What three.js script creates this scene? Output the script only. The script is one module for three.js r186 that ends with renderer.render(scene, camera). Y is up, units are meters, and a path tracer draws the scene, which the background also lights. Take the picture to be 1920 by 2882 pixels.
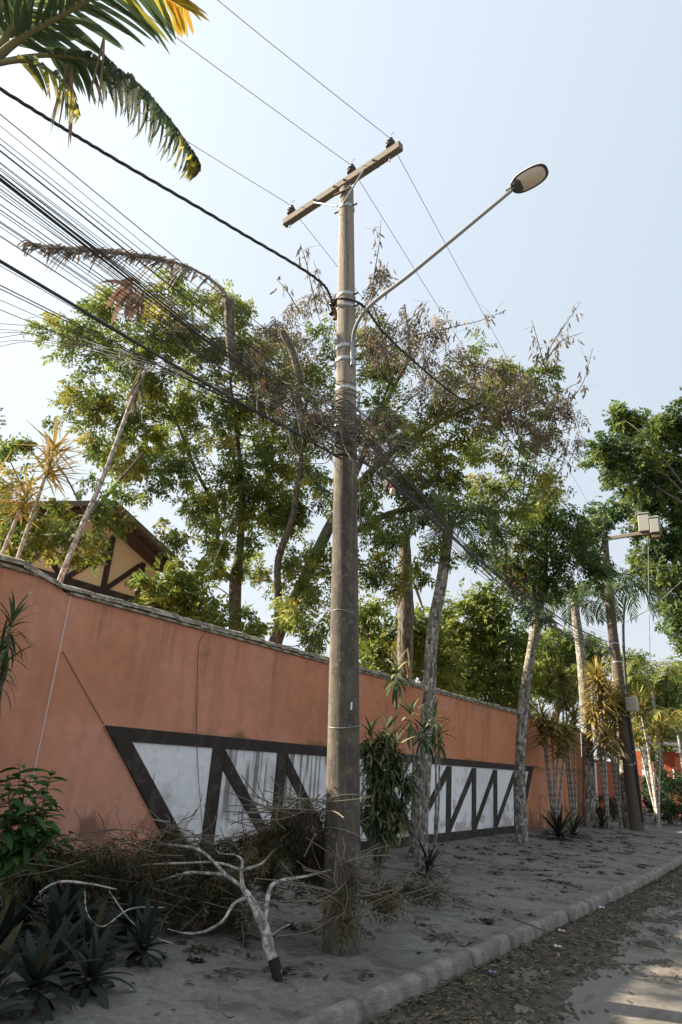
import * as THREE from 'three';
import { mergeGeometries } from 'three/addons/utils/BufferGeometryUtils.js';

// ---------------------------------------------------------------- camera, sky, sun, exposure
const scene = new THREE.Scene();
const camera = new THREE.PerspectiveCamera(74.03, 682 / 1024, 0.05, 600);
camera.position.set(0, 1.62, 0);
camera.up.set(0.13237, 0.93713, 0.32289);
camera.lookAt(-0.532, 1.62 + 0.34203, -0.77459);
const SUN = new THREE.Vector3(-0.812, 0.505, 0.296).normalize();
{
  const w = 512, h = 256, data = new Float32Array(w * h * 4), d = new THREE.Vector3();
  for (let j = 0; j < h; j++) for (let i = 0; i < w; i++) {
    const lon = ((i + 0.5) / w - 0.5) * 2 * Math.PI, lat = ((j + 0.5) / h - 0.5) * Math.PI;
    d.set(Math.cos(lat) * Math.cos(lon), Math.sin(lat), Math.cos(lat) * Math.sin(lon));
    const a = Math.acos(Math.min(1, Math.max(-1, d.dot(SUN)))) * 180 / Math.PI;
    const up = Math.max(0, d.y), hz = Math.pow(1 - up, 4);
    const glow = 0.8 * Math.exp(-a / 24) + 0.55 * Math.exp(-a / 46);
    const o = (j * w + i) * 4;
    data[o] = 0.335 * (0.485 + 0.245 * hz + glow * 1.0);
    data[o + 1] = 0.335 * (0.578 + 0.187 * hz + glow * 0.97);
    data[o + 2] = 0.335 * (0.69 + 0.11 * hz + glow * 0.93);
    data[o + 3] = 1;
  }
  const sky = new THREE.DataTexture(data, w, h, THREE.RGBAFormat, THREE.FloatType);
  sky.mapping = THREE.EquirectangularReflectionMapping;
  sky.magFilter = sky.minFilter = THREE.LinearFilter;
  sky.needsUpdate = true;
  scene.background = sky; scene.environment = sky;
}
const sun = new THREE.DirectionalLight(new THREE.Color(1, 0.86, 0.66), 5.0);
sun.position.copy(SUN).multiplyScalar(60).add(new THREE.Vector3(-6, 0, -14));
sun.target.position.set(-6, 0, -14);
sun.castShadow = true;
Object.assign(sun.shadow.camera, { left: -40, right: 40, top: 40, bottom: -40, near: 1, far: 160 });
sun.shadow.mapSize.set(4096, 4096);
sun.shadow.radius = 1.4;
scene.add(sun, sun.target);
const renderer = new THREE.WebGLRenderer({ antialias: true });
renderer.setSize(682, 1024);
renderer.toneMapping = THREE.LinearToneMapping;
renderer.toneMappingExposure = 3.3;
renderer.shadowMap.enabled = true;

// ---------------------------------------------------------------- helpers
const V = (x, y, z) => Array.isArray(x) ? new THREE.Vector3(x[0], x[1], x[2]) : new THREE.Vector3(x, y, z);
function rng(seed) { let s = seed | 0; return () => { s = (s + 0x6d2b79f5) | 0; let t = Math.imul(s ^ (s >>> 15), 1 | s); t = (t + Math.imul(t ^ (t >>> 7), 61 | t)) ^ t; return ((t ^ (t >>> 14)) >>> 0) / 4294967296; }; }
const lerp = THREE.MathUtils.lerp, clamp = THREE.MathUtils.clamp, smooth = THREE.MathUtils.smoothstep;
function hash(x, y) { let h = Math.imul(x, 374761393) ^ Math.imul(y, 668265263); h = Math.imul(h ^ (h >>> 13), 1274126177); return ((h ^ (h >>> 16)) >>> 0) / 4294967296; }
function vnoise(x, y, px, py) {
  const xi = Math.floor(x), yi = Math.floor(y), fx = x - xi, fy = y - yi, m = (a, n) => n ? ((a % n) + n) % n : a;
  const u = fx * fx * (3 - 2 * fx), v = fy * fy * (3 - 2 * fy);
  const a = hash(m(xi, px), m(yi, py)), b = hash(m(xi + 1, px), m(yi, py)), c = hash(m(xi, px), m(yi + 1, py)), d = hash(m(xi + 1, px), m(yi + 1, py));
  return lerp(lerp(a, b, u), lerp(c, d, u), v);
}
function fbm(x, y, px, py, oct = 4) { let s = 0, a = 0.5, n = 0; for (let i = 0; i < oct; i++) { s += a * vnoise(x, y, px, py); n += a; a *= 0.5; x *= 2; y *= 2; px *= 2; py *= 2; } return s / n; }
const enc = (c) => 255 * (c <= 0.0031308 ? 12.92 * c : 1.055 * Math.pow(clamp(c, 0, 1), 1 / 2.4) - 0.055);
function tex(w, h, fn, colour = true, wrap = THREE.RepeatWrapping) {
  const d = new Uint8Array(w * h * 4);
  for (let j = 0; j < h; j++) for (let i = 0; i < w; i++) {
    const c = fn((i + 0.5) / w, (j + 0.5) / h), o = (j * w + i) * 4;
    if (colour) { d[o] = enc(c[0]); d[o + 1] = enc(c[1]); d[o + 2] = enc(c[2]); } else d[o] = d[o + 1] = d[o + 2] = clamp(c, 0, 1) * 255;
    d[o + 3] = 255;
  }
  const t = new THREE.DataTexture(d, w, h);
  if (colour) t.colorSpace = THREE.SRGBColorSpace;
  t.wrapS = t.wrapT = wrap; t.magFilter = THREE.LinearFilter; t.minFilter = THREE.LinearMipmapLinearFilter; t.generateMipmaps = true; t.needsUpdate = true;
  return t;
}
const mix3 = (a, b, t) => [lerp(a[0], b[0], t), lerp(a[1], b[1], t), lerp(a[2], b[2], t)];
function rep(t, sx, sy) { const c = t.clone(); c.repeat.set(1 / sx, 1 / sy); c.needsUpdate = true; return c; }
function std(c, rough = 0.85, extra = {}) { const m = new THREE.MeshStandardMaterial({ roughness: rough, ...extra }); m.color.setRGB(c[0], c[1], c[2]); return m; }
function leafMat(c, trans = 0.35, extra = {}) { const m = new THREE.MeshPhysicalMaterial({ roughness: 0.8, specularIntensity: 0.25, transmission: trans, thickness: 0, side: THREE.DoubleSide, ...extra }); m.color.setRGB(c[0], c[1], c[2]); return m; }
const taken = new Map();
function numbered(n) { const k = taken.get(n) ?? 0; taken.set(n, k + 1); return k ? n + '_' + String(k).padStart(3, '0') : n; }
function tag(o, label, category, group, kind) { o.userData.label = label; if (category) o.userData.category = category; if (group) o.userData.group = group; if (kind) o.userData.kind = kind; return o; }
function thing(name, label, category, pos = [0, 0, 0], group) { const g = new THREE.Group(); g.name = numbered(name); g.position.set(...pos); scene.add(g); return tag(g, label, category, group); }
function part(parent, name, geo, mat) { const m = new THREE.Mesh(geo, mat); m.name = name; parent.add(m); return m; }
function solo(name, geo, mat, label, category, group, kind) { const m = new THREE.Mesh(geo, mat); m.name = numbered(name); scene.add(m); return tag(m, label, category, group, kind); }
function structure(name, geo, mat, label) { const m = new THREE.Mesh(geo, mat); m.name = numbered(name); scene.add(m); m.userData.kind = 'structure'; if (label) m.userData.label = label; return m; }
// tapered tube through points; radii per point (or one number); uv in metres
function tube(pts, radii, seg = 8, steps = 0, closed = true, ring = null) {
  pts = pts.map((p) => V(p));
  const curve = new THREE.CatmullRomCurve3(pts, false, 'centripetal'), n = steps || Math.max(2, (pts.length - 1) * 4);
  const R = (t) => { if (typeof radii === 'number') return radii; const s = t * (radii.length - 1), i = Math.min(radii.length - 2, Math.floor(s)); return lerp(radii[i], radii[i + 1], s - i); };
  const F = curve.computeFrenetFrames(n, false), pos = [], nor = [], uv = [], idx = [];
  const L = curve.getLength();
  for (let i = 0; i <= n; i++) {
    const t = i / n, p = curve.getPoint(t);
    for (let j = 0; j <= seg; j++) {
      const a = j / seg * Math.PI * 2, N = F.normals[i].clone().multiplyScalar(Math.cos(a)).addScaledVector(F.binormals[i], Math.sin(a));
      let r = R(t); if (ring) r *= ring(t * L, a);
      pos.push(p.x + N.x * r, p.y + N.y * r, p.z + N.z * r); nor.push(N.x, N.y, N.z); uv.push(a * R(0), t * L);
    }
  }
  for (let i = 0; i < n; i++) for (let j = 0; j < seg; j++) { const a = i * (seg + 1) + j, b = a + seg + 1; idx.push(a, a + 1, b, b, a + 1, b + 1); }
  if (closed) for (const e of [0, n]) {
    const p = curve.getPoint(e / n), T = F.tangents[e].clone().multiplyScalar(e ? 1 : -1), c = pos.length / 3;
    pos.push(p.x, p.y, p.z); nor.push(T.x, T.y, T.z); uv.push(0, 0);
    for (let j = 0; j <= seg; j++) { const k = (e * (seg + 1) + j) * 3; pos.push(pos[k], pos[k + 1], pos[k + 2]); nor.push(T.x, T.y, T.z); uv.push(0.02 * j, 0); }
    for (let j = 0; j < seg; j++) e ? idx.push(c, c + 1 + j, c + 2 + j) : idx.push(c, c + 2 + j, c + 1 + j);
  }
  const g = new THREE.BufferGeometry();
  g.setAttribute('position', new THREE.Float32BufferAttribute(pos, 3)); g.setAttribute('normal', new THREE.Float32BufferAttribute(nor, 3)); g.setAttribute('uv', new THREE.Float32BufferAttribute(uv, 2)); g.setIndex(idx);
  return g;
}
// board in a plane facing +x: outline in (z, y), from x0 outwards by t
function board(outline, x0, t, bevel = 0.006) {
  const s = new THREE.Shape(outline.map(([z, y]) => new THREE.Vector2(-z, y)));
  const g = new THREE.ExtrudeGeometry(s, { depth: t - bevel, bevelEnabled: bevel > 0, bevelThickness: bevel, bevelSize: bevel, bevelOffset: -bevel, bevelSegments: 1 });
  g.rotateY(Math.PI / 2); g.translate(x0, 0, 0); return g;
}
function box(w, h, d, x = 0, y = 0, z = 0, bevel = 0.01) {
  const s = new THREE.Shape([[-w / 2, -h / 2], [w / 2, -h / 2], [w / 2, h / 2], [-w / 2, h / 2]].map((p) => new THREE.Vector2(...p)));
  const g = new THREE.ExtrudeGeometry(s, { depth: d - 2 * bevel, bevelEnabled: true, bevelThickness: bevel, bevelSize: bevel, bevelOffset: -bevel, bevelSegments: 1 });
  g.translate(x, y, z - d / 2 + bevel); return g;
}
const clean = (g) => { const c = g.index ? g.toNonIndexed() : g; for (const k of Object.keys(c.attributes)) if (!['position', 'normal', 'uv'].includes(k)) c.deleteAttribute(k); return c; };
const merge = (list) => mergeGeometries(list.map(clean));
// a heap of small leaves, each a folded pair of faces
class Leaves {
  constructor() { this.p = []; this.n = []; this.c = []; this.i = []; }
  leaf(p, d, nn, len, w, col) {
    const s = d.clone().cross(nn).normalize(), n = s.clone().cross(d).normalize(), k = this.p.length / 3;
    const put = (a, b, c) => { this.p.push(p.x + d.x * a + s.x * b + n.x * c, p.y + d.y * a + s.y * b + n.y * c, p.z + d.z * a + s.z * b + n.z * c); this.n.push(n.x, n.y, n.z); this.c.push(...col); };
    put(0, 0, 0); put(len * 0.45, w / 2, w * 0.12); put(len, 0, -len * 0.08); put(len * 0.45, -w / 2, w * 0.12);
    this.i.push(k, k + 1, k + 2, k, k + 2, k + 3);
  }
  // long narrow blade of n faces that bends down
  blade(p, d, up, len, w, bend, col, n = 4, taper = 0.35) {
    const s = d.clone().cross(up).normalize(); if (s.lengthSq() < 0.5) s.set(1, 0, 0);
    let q = p.clone(), dir = d.clone(); const k = this.p.length / 3;
    for (let i = 0; i <= n; i++) {
      const t = i / n, ww = w * (i === 0 ? 0.45 : Math.sqrt(Math.max(0, 1 - Math.pow(t, 1 / taper)))) * 0.5, nn = s.clone().cross(dir).normalize();
      for (const e of [-1, 1]) { this.p.push(q.x + s.x * ww * e, q.y + s.y * ww * e, q.z + s.z * ww * e); this.n.push(nn.x, nn.y, nn.z); this.c.push(...col); }
      q.addScaledVector(dir, len / n); dir.y -= bend / n; dir.normalize();
    }
    for (let i = 0; i < n; i++) { const a = k + i * 2; this.i.push(a, a + 1, a + 2, a + 1, a + 3, a + 2); }
  }
  geo() {
    const g = new THREE.BufferGeometry();
    g.setAttribute('position', new THREE.Float32BufferAttribute(this.p, 3)); g.setAttribute('normal', new THREE.Float32BufferAttribute(this.n, 3)); g.setAttribute('color', new THREE.Float32BufferAttribute(this.c, 3)); g.setIndex(this.i);
    return g;
  }
}
const randDir = (r) => { const z = r() * 2 - 1, a = r() * 6.2832, s = Math.sqrt(1 - z * z); return V(s * Math.cos(a), z, s * Math.sin(a)); };
const vary = (r, cols, amt = 0.3) => { const c = cols[Math.floor(r() * cols.length)], k = 1 - amt / 2 + amt * r(); return [c[0] * k * (0.94 + 0.12 * r()), c[1] * k, c[2] * k]; };
// leafy clumps: every clump is several tufts, every tuft several sprays of paired leaflets
function crown(L, clumps, r, o) {
  const { tufts = 7, sprays = 9, pairs = 4, len = 0.09, w = 0.032, cols, hang = 0.4, size = 0.22, spread = 0.42, twig = null, sparse = 0 } = o;
  for (const [cx, cy, cz, R] of clumps) {
    const nt = Math.max(2, Math.round(tufts * (0.75 + 0.5 * r()) * Math.pow(R / 0.7, 1.6)));
    for (let t = 0; t < nt; t++) {
      const d = randDir(r), c = V(cx, cy, cz).addScaledVector(d, R * Math.pow(r(), 0.45) * 0.95), tr = spread * (0.6 + 0.7 * r()) * Math.min(1, R / 0.5);
      const ns = Math.round(sprays * (0.5 + r())), tcol = vary(r, cols, 0.5);
      for (let s = 0; s < ns; s++) {
        if (r() < sparse) continue;
        const p = c.clone().addScaledVector(randDir(r), tr * Math.cbrt(r())), ax = randDir(r); ax.y = ax.y * 0.5 - hang; ax.addScaledVector(d, 0.4).normalize();
        const side = ax.clone().cross(randDir(r)).normalize(), up = side.clone().cross(ax).normalize(), sl = size * (0.7 + 0.6 * r());
        for (let k = 0; k < pairs; k++) for (const e of [-1, 1]) {
          const q = p.clone().addScaledVector(ax, sl * (k + 0.5 * r()) / pairs), dd = ax.clone().multiplyScalar(0.55).addScaledVector(side, e * 0.85); dd.y -= 0.25 * r() + hang * 0.3; dd.normalize();
          const f = 0.8 + 0.4 * r();
          L.leaf(q, dd, up.clone().addScaledVector(randDir(r), 0.45), len * (0.7 + 0.6 * r()), w * (0.8 + 0.4 * r()), [tcol[0] * f, tcol[1] * f, tcol[2] * f]);
        }
        if (twig && r() < 0.5) twig.push([c, p]);
      }
    }
  }
}

// ---------------------------------------------------------------- surface textures
const grain = tex(256, 256, (u, v) => 0.6 * fbm(u * 32, v * 32, 32, 32, 4) + 0.4 * fbm(u * 6, v * 6, 6, 6, 3), false);
const sandMap = tex(1024, 1024, (u, v) => {
  const a = fbm(u * 5, v * 5, 5, 5, 5), b = fbm(u * 60 + 7, v * 60, 60, 60, 3), c = fbm(u * 14 + 3, v * 22, 14, 22, 4), e = vnoise(u * 220, v * 220, 220, 220);
  let col = mix3([0.14, 0.131, 0.116], [0.195, 0.184, 0.164], smooth(a, 0.3, 0.7));
  col = mix3(col, [0.07, 0.06, 0.044], 0.6 * smooth(c, 0.58, 0.74) * (0.5 + b)); // damp earth and crushed leaf
  const k = 0.62 + 0.5 * b + 0.3 * e * e; return [col[0] * k, col[1] * k, col[2] * k];
});
const sandBump = tex(512, 512, (u, v) => 0.5 * fbm(u * 12, v * 16, 12, 16, 4) + 0.3 * fbm(u * 40, v * 40, 40, 40, 3) + 0.2 * hash(Math.floor(u * 512), Math.floor(v * 512)), false);
const roadMap = tex(1024, 1024, (u, v) => {
  const a = fbm(u * 4, v * 3, 4, 3, 5), b = fbm(u * 90, v * 90, 90, 90, 2), g = hash(Math.floor(u * 700), Math.floor(v * 700)), s = fbm(u * 18, v * 4 + 5, 18, 4, 4);
  let col = mix3([0.165, 0.152, 0.135], [0.25, 0.232, 0.2], smooth(a, 0.35, 0.65));
  col = mix3(col, [0.10, 0.085, 0.062], 0.6 * smooth(s, 0.55, 0.75));
  const k = 0.75 + 0.3 * b + 0.2 * g; return [col[0] * k, col[1] * k, col[2] * k];
});
const concreteMap = tex(512, 1024, (u, v) => { // weathered concrete with long vertical stains, u once round, v 9.2 m
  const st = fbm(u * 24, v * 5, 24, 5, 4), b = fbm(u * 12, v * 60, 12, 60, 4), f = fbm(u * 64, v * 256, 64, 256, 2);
  const low = smooth(0.56 + 0.07 * (st - 0.5) * 4 - v, 0, 0.05);  // lower shaft darkened: black weathering plus some shade put into the colour
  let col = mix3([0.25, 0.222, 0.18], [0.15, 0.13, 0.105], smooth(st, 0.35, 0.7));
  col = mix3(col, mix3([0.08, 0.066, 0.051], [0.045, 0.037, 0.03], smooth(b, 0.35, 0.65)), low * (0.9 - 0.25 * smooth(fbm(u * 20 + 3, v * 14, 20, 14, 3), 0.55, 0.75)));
  col = mix3(col, [0.26, 0.245, 0.22], (0.5 - 0.22 * low) * smooth(fbm(u * 26 + 9, v * 250, 26, 250, 3), 0.66, 0.78)); // lichen and scuffs
  const k = 0.78 + 0.44 * f; return [col[0] * k, col[1] * k, col[2] * k];
});
const barkMap = tex(256, 512, (u, v) => { const a = fbm(u * 24, v * 10, 24, 10, 4), b = fbm(u * 5, v * 6, 5, 6, 3); const c = mix3([0.085, 0.07, 0.052], [0.21, 0.185, 0.15], smooth(a, 0.3, 0.7)); const k = 0.7 + 0.6 * b; return [c[0] * k, c[1] * k, c[2] * k]; });
const palmMap = tex(256, 1024, (u, v) => { // ringed palm bark with black and pale lichen
  const ring = Math.abs(((v * 28 + 0.35 * fbm(u * 4, v * 10, 4, 10, 2)) % 1) - 0.5) * 2, a = fbm(u * 14, v * 60, 14, 60, 4), b = fbm(u * 8 + 5, v * 34, 8, 34, 4);
  let c = mix3([0.155, 0.138, 0.11], [0.25, 0.23, 0.19], a);
  c = mix3(c, [0.055, 0.05, 0.045], 0.75 * smooth(b, 0.53, 0.62)); c = mix3(c, [0.46, 0.45, 0.42], 0.85 * smooth(fbm(u * 12 + 2, v * 44, 12, 44, 3), 0.6, 0.68));
  return mix3(c, [0.06, 0.055, 0.045], 0.5 * smooth(ring, 0.82, 1));
});
// ---------------------------------------------------------------- materials
const M = {
  sand: std([1, 1, 1], 0.95, { map: rep(sandMap, 3.1, 3.1), bumpMap: rep(sandBump, 1.4, 1.4), bumpScale: 0.022 }),
  road: std([1, 1, 1], 0.9, { map: rep(roadMap, 3.7, 3.7), bumpMap: rep(sandBump, 0.9, 0.9), bumpScale: 0.008 }),
  kerb: std([1, 1, 1], 0.9, { map: rep(tex(512, 512, (u, v) => { const a = fbm(u * 6, v * 6, 6, 6, 5), b = fbm(u * 50, v * 50, 50, 50, 3), s = fbm(u * 9 + 3, v * 5, 9, 5, 3); let c = mix3([0.16, 0.147, 0.125], [0.245, 0.23, 0.2], smooth(a, 0.3, 0.65)); c = mix3(c, [0.11, 0.098, 0.078], 0.35 * smooth(s, 0.5, 0.7)); const k = 0.75 + 0.5 * b; return [c[0] * k, c[1] * k, c[2] * k]; }), 1.2, 1.2), bumpMap: rep(grain, 0.5, 0.5), bumpScale: 0.012 }),
  soil: std([0.09, 0.075, 0.05], 0.95),
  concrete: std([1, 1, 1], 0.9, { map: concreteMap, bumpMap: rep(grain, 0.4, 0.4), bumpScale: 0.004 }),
  arm: std([0.17, 0.15, 0.12], 0.9, { bumpMap: rep(grain, 0.3, 0.3), bumpScale: 0.004 }),
  bark: std([1, 1, 1], 0.95, { map: rep(barkMap, 0.8, 1.1), bumpMap: rep(grain, 0.25, 0.5), bumpScale: 0.02 }),
  paleBark: std([1.0, 1, 1], 0.95, { map: rep(tex(256, 256, (u, v) => { const a = fbm(u * 12, v * 12, 12, 12, 4), b = fbm(u * 40, v * 8, 40, 8, 3); const c = mix3([0.2, 0.185, 0.16], [0.52, 0.5, 0.46], smooth(a, 0.35, 0.65)); const k = 0.7 + 0.5 * b; return [c[0] * k, c[1] * k, c[2] * k]; }), 0.4, 0.4), bumpMap: rep(grain, 0.2, 0.2), bumpScale: 0.006 }),
  char: std([0.012, 0.011, 0.01], 0.9),
  palm: std([1, 1, 1], 0.95, { map: rep(palmMap, 0.7, 3.0), bumpMap: rep(grain, 0.3, 0.3), bumpScale: 0.008 }),
  galv: std([0.3, 0.31, 0.32], 0.55, { metalness: 0.6 }),
  band: std([0.4, 0.41, 0.42], 0.45, { metalness: 0.7 }),
  rust: std([0.12, 0.075, 0.05], 0.8, { metalness: 0.3 }),
  ceramic: std([0.035, 0.03, 0.03], 0.25),
  cable: std([0.035, 0.035, 0.038], 0.65),
  alu: std([0.2, 0.2, 0.205], 0.5, { metalness: 0.5 }),
  beam: std([1, 1, 1], 0.85, { map: rep(tex(256, 256, (u, v) => { const a = fbm(u * 30, v * 4, 30, 4, 4), b = fbm(u * 8, v * 8, 8, 8, 4); const k = 0.7 + 0.6 * a; const c = mix3([0.03, 0.022, 0.018], [0.055, 0.045, 0.038], smooth(b, 0.5, 0.7)); return [c[0] * k, c[1] * k, c[2] * k]; }), 1, 1) }),
  white: std([0.72, 0.72, 0.7], 0.7),
  orange: std([0.55, 0.17, 0.075], 0.9, { bumpMap: rep(grain, 0.6, 0.6), bumpScale: 0.004 }),
  redwall: std([0.36, 0.085, 0.04], 0.9, { bumpMap: rep(grain, 0.6, 0.6), bumpScale: 0.004 }),
  pink: std([0.55, 0.33, 0.24], 0.9),
  cream: std([0.7, 0.57, 0.36], 0.9, { bumpMap: rep(grain, 0.6, 0.6), bumpScale: 0.003 }),
  roofEdge: std([0.16, 0.13, 0.105], 0.9),
  soffit: std([0.075, 0.05, 0.036], 0.9),
  roofTile: std([0.32, 0.17, 0.11], 0.9),
  tile: std([1, 1, 1], 0.95, { map: rep(tex(256, 256, (u, v) => { const a = fbm(u * 8, v * 8, 8, 8, 5), b = fbm(u * 30, v * 30, 30, 30, 3); let c = mix3([0.14, 0.125, 0.09], [0.40, 0.37, 0.29], smooth(a, 0.35, 0.62)); c = mix3(c, [0.30, 0.19, 0.12], 0.5 * smooth(fbm(u * 5 + 3, v * 5, 5, 5, 3), 0.55, 0.7)); const k = 0.7 + 0.6 * b; return [c[0] * k, c[1] * k, c[2] * k]; }), 0.6, 0.6), bumpMap: rep(grain, 0.3, 0.3), bumpScale: 0.01 }),
};
// painted wall: colour over the whole 34.2 x 3.9 m face, with rain streaks, algae and patched paint
const wallMap = tex(2048, 512, (u, v) => {
  const a = u * 34.2 - 6, y = v * 3.9 - 0.4, x = u * 34.2;
  const pat = fbm(x * 0.5, y * 0.6, 0, 0, 4), fine = fbm(x * 9, y * 9, 0, 0, 3), st = fbm(x * 6, y * 0.45 + 11, 0, 0, 4), st2 = fbm(x * 14 + 40, y * 0.8, 0, 0, 3);
  const far = smooth(a, 6, 16); let c = mix3(mix3([0.55, 0.245, 0.15], [0.6, 0.27, 0.17], smooth(pat, 0.35, 0.65)), mix3([0.56, 0.21, 0.1], [0.62, 0.24, 0.115], smooth(pat, 0.35, 0.65)), far); // more orange towards the far end
  c = mix3(c, [0.44, 0.185, 0.09], 0.38 * smooth(fbm(x * 0.8 + 9, y * 0.9 + 4, 0, 0, 4), 0.5, 0.68));      // ochre damp patches
  c = mix3(c, [0.6, 0.31, 0.225], 0.35 * smooth(fbm(x * 1.1 + 19, y * 1.3, 0, 0, 4), 0.55, 0.7));          // chalky faded paint
  c = mix3(c, [0.26, 0.13, 0.07], 0.22 * smooth(st, 0.55, 0.75) * smooth(y, 0.2, 2.6));                      // rain streaks
  c = mix3(c, [0.2, 0.17, 0.05], 0.55 * smooth(st2 + 0.1 * smooth(a, 22.5, 24), 0.6, 0.75) * smooth(a, 20, 26));  // algae runs
  c = mix3(c, [0.16, 0.12, 0.045], 0.8 * smooth(0.2 + 0.5 * fbm(x * 3 + 5, 2, 0, 0, 3) - (y - 1.83) * 2.2, 0.2, 0.5) * smooth(y, 1.6, 1.85) * smooth(a, 6.5, 8) * smooth(fbm(x * 0.9, 7, 0, 0, 2), 0.48, 0.62));
  c = mix3(c, [0.13, 0.075, 0.045], 0.75 * smooth(fbm(x * 4, y * 3 + 30, 0, 0, 4) - y * 0.55, 0.08, 0.4));   // splashed earth at the foot
  c = mix3(c, [0.24, 0.125, 0.07], 0.35 * smooth(fbm(x * 5 + 70, 3, 0, 0, 3), 0.55, 0.68) * smooth(fbm(x * 22 + 8, y * 1.2, 0, 0, 3) + 0.5 * (y - 3.1), 0.42, 0.62)); // drips from the coping joints
  const k = 0.88 + 0.24 * fine; return [c[0] * k, c[1] * k, c[2] * k];
}, true, THREE.ClampToEdgeWrapping);
wallMap.repeat.set(1 / 34.2, 1 / 3.9); wallMap.offset.set(6 / 34.2, 0.4 / 3.9);
M.wall = std([1, 1, 1], 0.92, { map: wallMap, bumpMap: rep(grain, 0.5, 0.5), bumpScale: 0.004 });
const panelMap = tex(2048, 256, (u, v) => {
  const x = u * 17, y = v * 1.9;
  const dr = fbm(x * 16, y * 0.9, 0, 0, 4), reg = smooth(x, 2.2, 2.6) * (1 - smooth(x, 7, 8.5)) * 0.45 + 0.55 * fbm(x * 0.7 + 3, 5, 0, 0, 3) - 0.16, bl = fbm(x * 2.2, y * 2.2 + 8, 0, 0, 4), fine = fbm(x * 14, y * 14, 0, 0, 3);
  let c = [0.80, 0.81, 0.82];
  c = mix3(c, [0.5, 0.46, 0.46], 0.55 * smooth(bl, 0.52, 0.74));
  c = mix3(c, [0.15, 0.125, 0.115], 0.8 * smooth(dr + 0.6 * (reg - 0.5), 0.5, 0.66) * smooth(y + 0.5 * fbm(x * 5, 2, 0, 0, 2), 0.7, 1.25));
  c = mix3(c, [0.33, 0.2, 0.15], 0.6 * smooth(fbm(x * 3 + 60, y * 4, 0, 0, 4) - (y - 0.2) * 0.6, 0.3, 0.5));
  const k = 0.9 + 0.2 * fine; return [c[0] * k, c[1] * k, c[2] * k];
}, true, THREE.ClampToEdgeWrapping);
panelMap.repeat.set(1 / 17, 1 / 1.9); panelMap.offset.set(-5.6 / 17, 0);
M.panel = std([1, 1, 1], 0.85, { map: panelMap });

// ---------------------------------------------------------------- ground
function sheet(x0, x1, z0, z1, dx, dz, fn) {
  const nx = Math.max(1, Math.round((x1 - x0) / dx)), nz = Math.max(1, Math.round((z1 - z0) / dz)), p = [], uv = [], idx = [];
  for (let j = 0; j <= nz; j++) for (let i = 0; i <= nx; i++) { const x = lerp(x0, x1, i / nx), z = lerp(z1, z0, j / nz); p.push(x, fn(x, z), z); uv.push(x, -z); }
  for (let j = 0; j < nz; j++) for (let i = 0; i < nx; i++) { const a = j * (nx + 1) + i, b = a + nx + 1; idx.push(a, a + 1, b, b, a + 1, b + 1); }
  const g = new THREE.BufferGeometry(); g.setAttribute('position', new THREE.Float32BufferAttribute(p, 3)); g.setAttribute('uv', new THREE.Float32BufferAttribute(uv, 2)); g.setIndex(idx); g.computeVertexNormals(); return g;
}
const sandY = (x, z) => { if (x < -7.4 && z > -27.9) return -0.1; const n = fbm(x * 1.1 + 20, z * 1.1 + 90, 0, 0, 3) - 0.5, m = fbm(x * 5 + 9, z * 5 + 300, 0, 0, 2) - 0.5, e = smooth(-x, 2.98, 3.3); return -0.012 + e * (0.06 * n + 0.03 * m) + 0.05 * smooth(-x, 5.6, 7.3); };
structure('terrain', sheet(-260, 260, -330, 120, 60, 60, () => -0.19), M.soil, 'bare earth stretching away to the horizon');
structure('road', sheet(-2.9, 8, -110, 14, 0.35, 0.35, (x, z) => -0.125 + 0.018 * (fbm(x * 0.9 + 40, z * 0.9 + 200, 0, 0, 3) - 0.5)), M.road, 'dusty grey roadway along the kerb');
structure('sidewalk', sheet(-9.6, -2.96, -110, 10, 0.13, 0.13, sandY), M.sand, 'sandy grey unpaved footpath along the wall');
structure('garden_ground', sheet(-60, -7.42, -27.9, 14, 8, 8, () => 0.04), M.soil, 'dark garden earth behind the orange wall');
structure('garden_ground', sheet(-60, -8.85, -110, -27.9, 8, 8, () => 0.04), M.soil, 'dark garden earth behind the red set-back wall');
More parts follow.
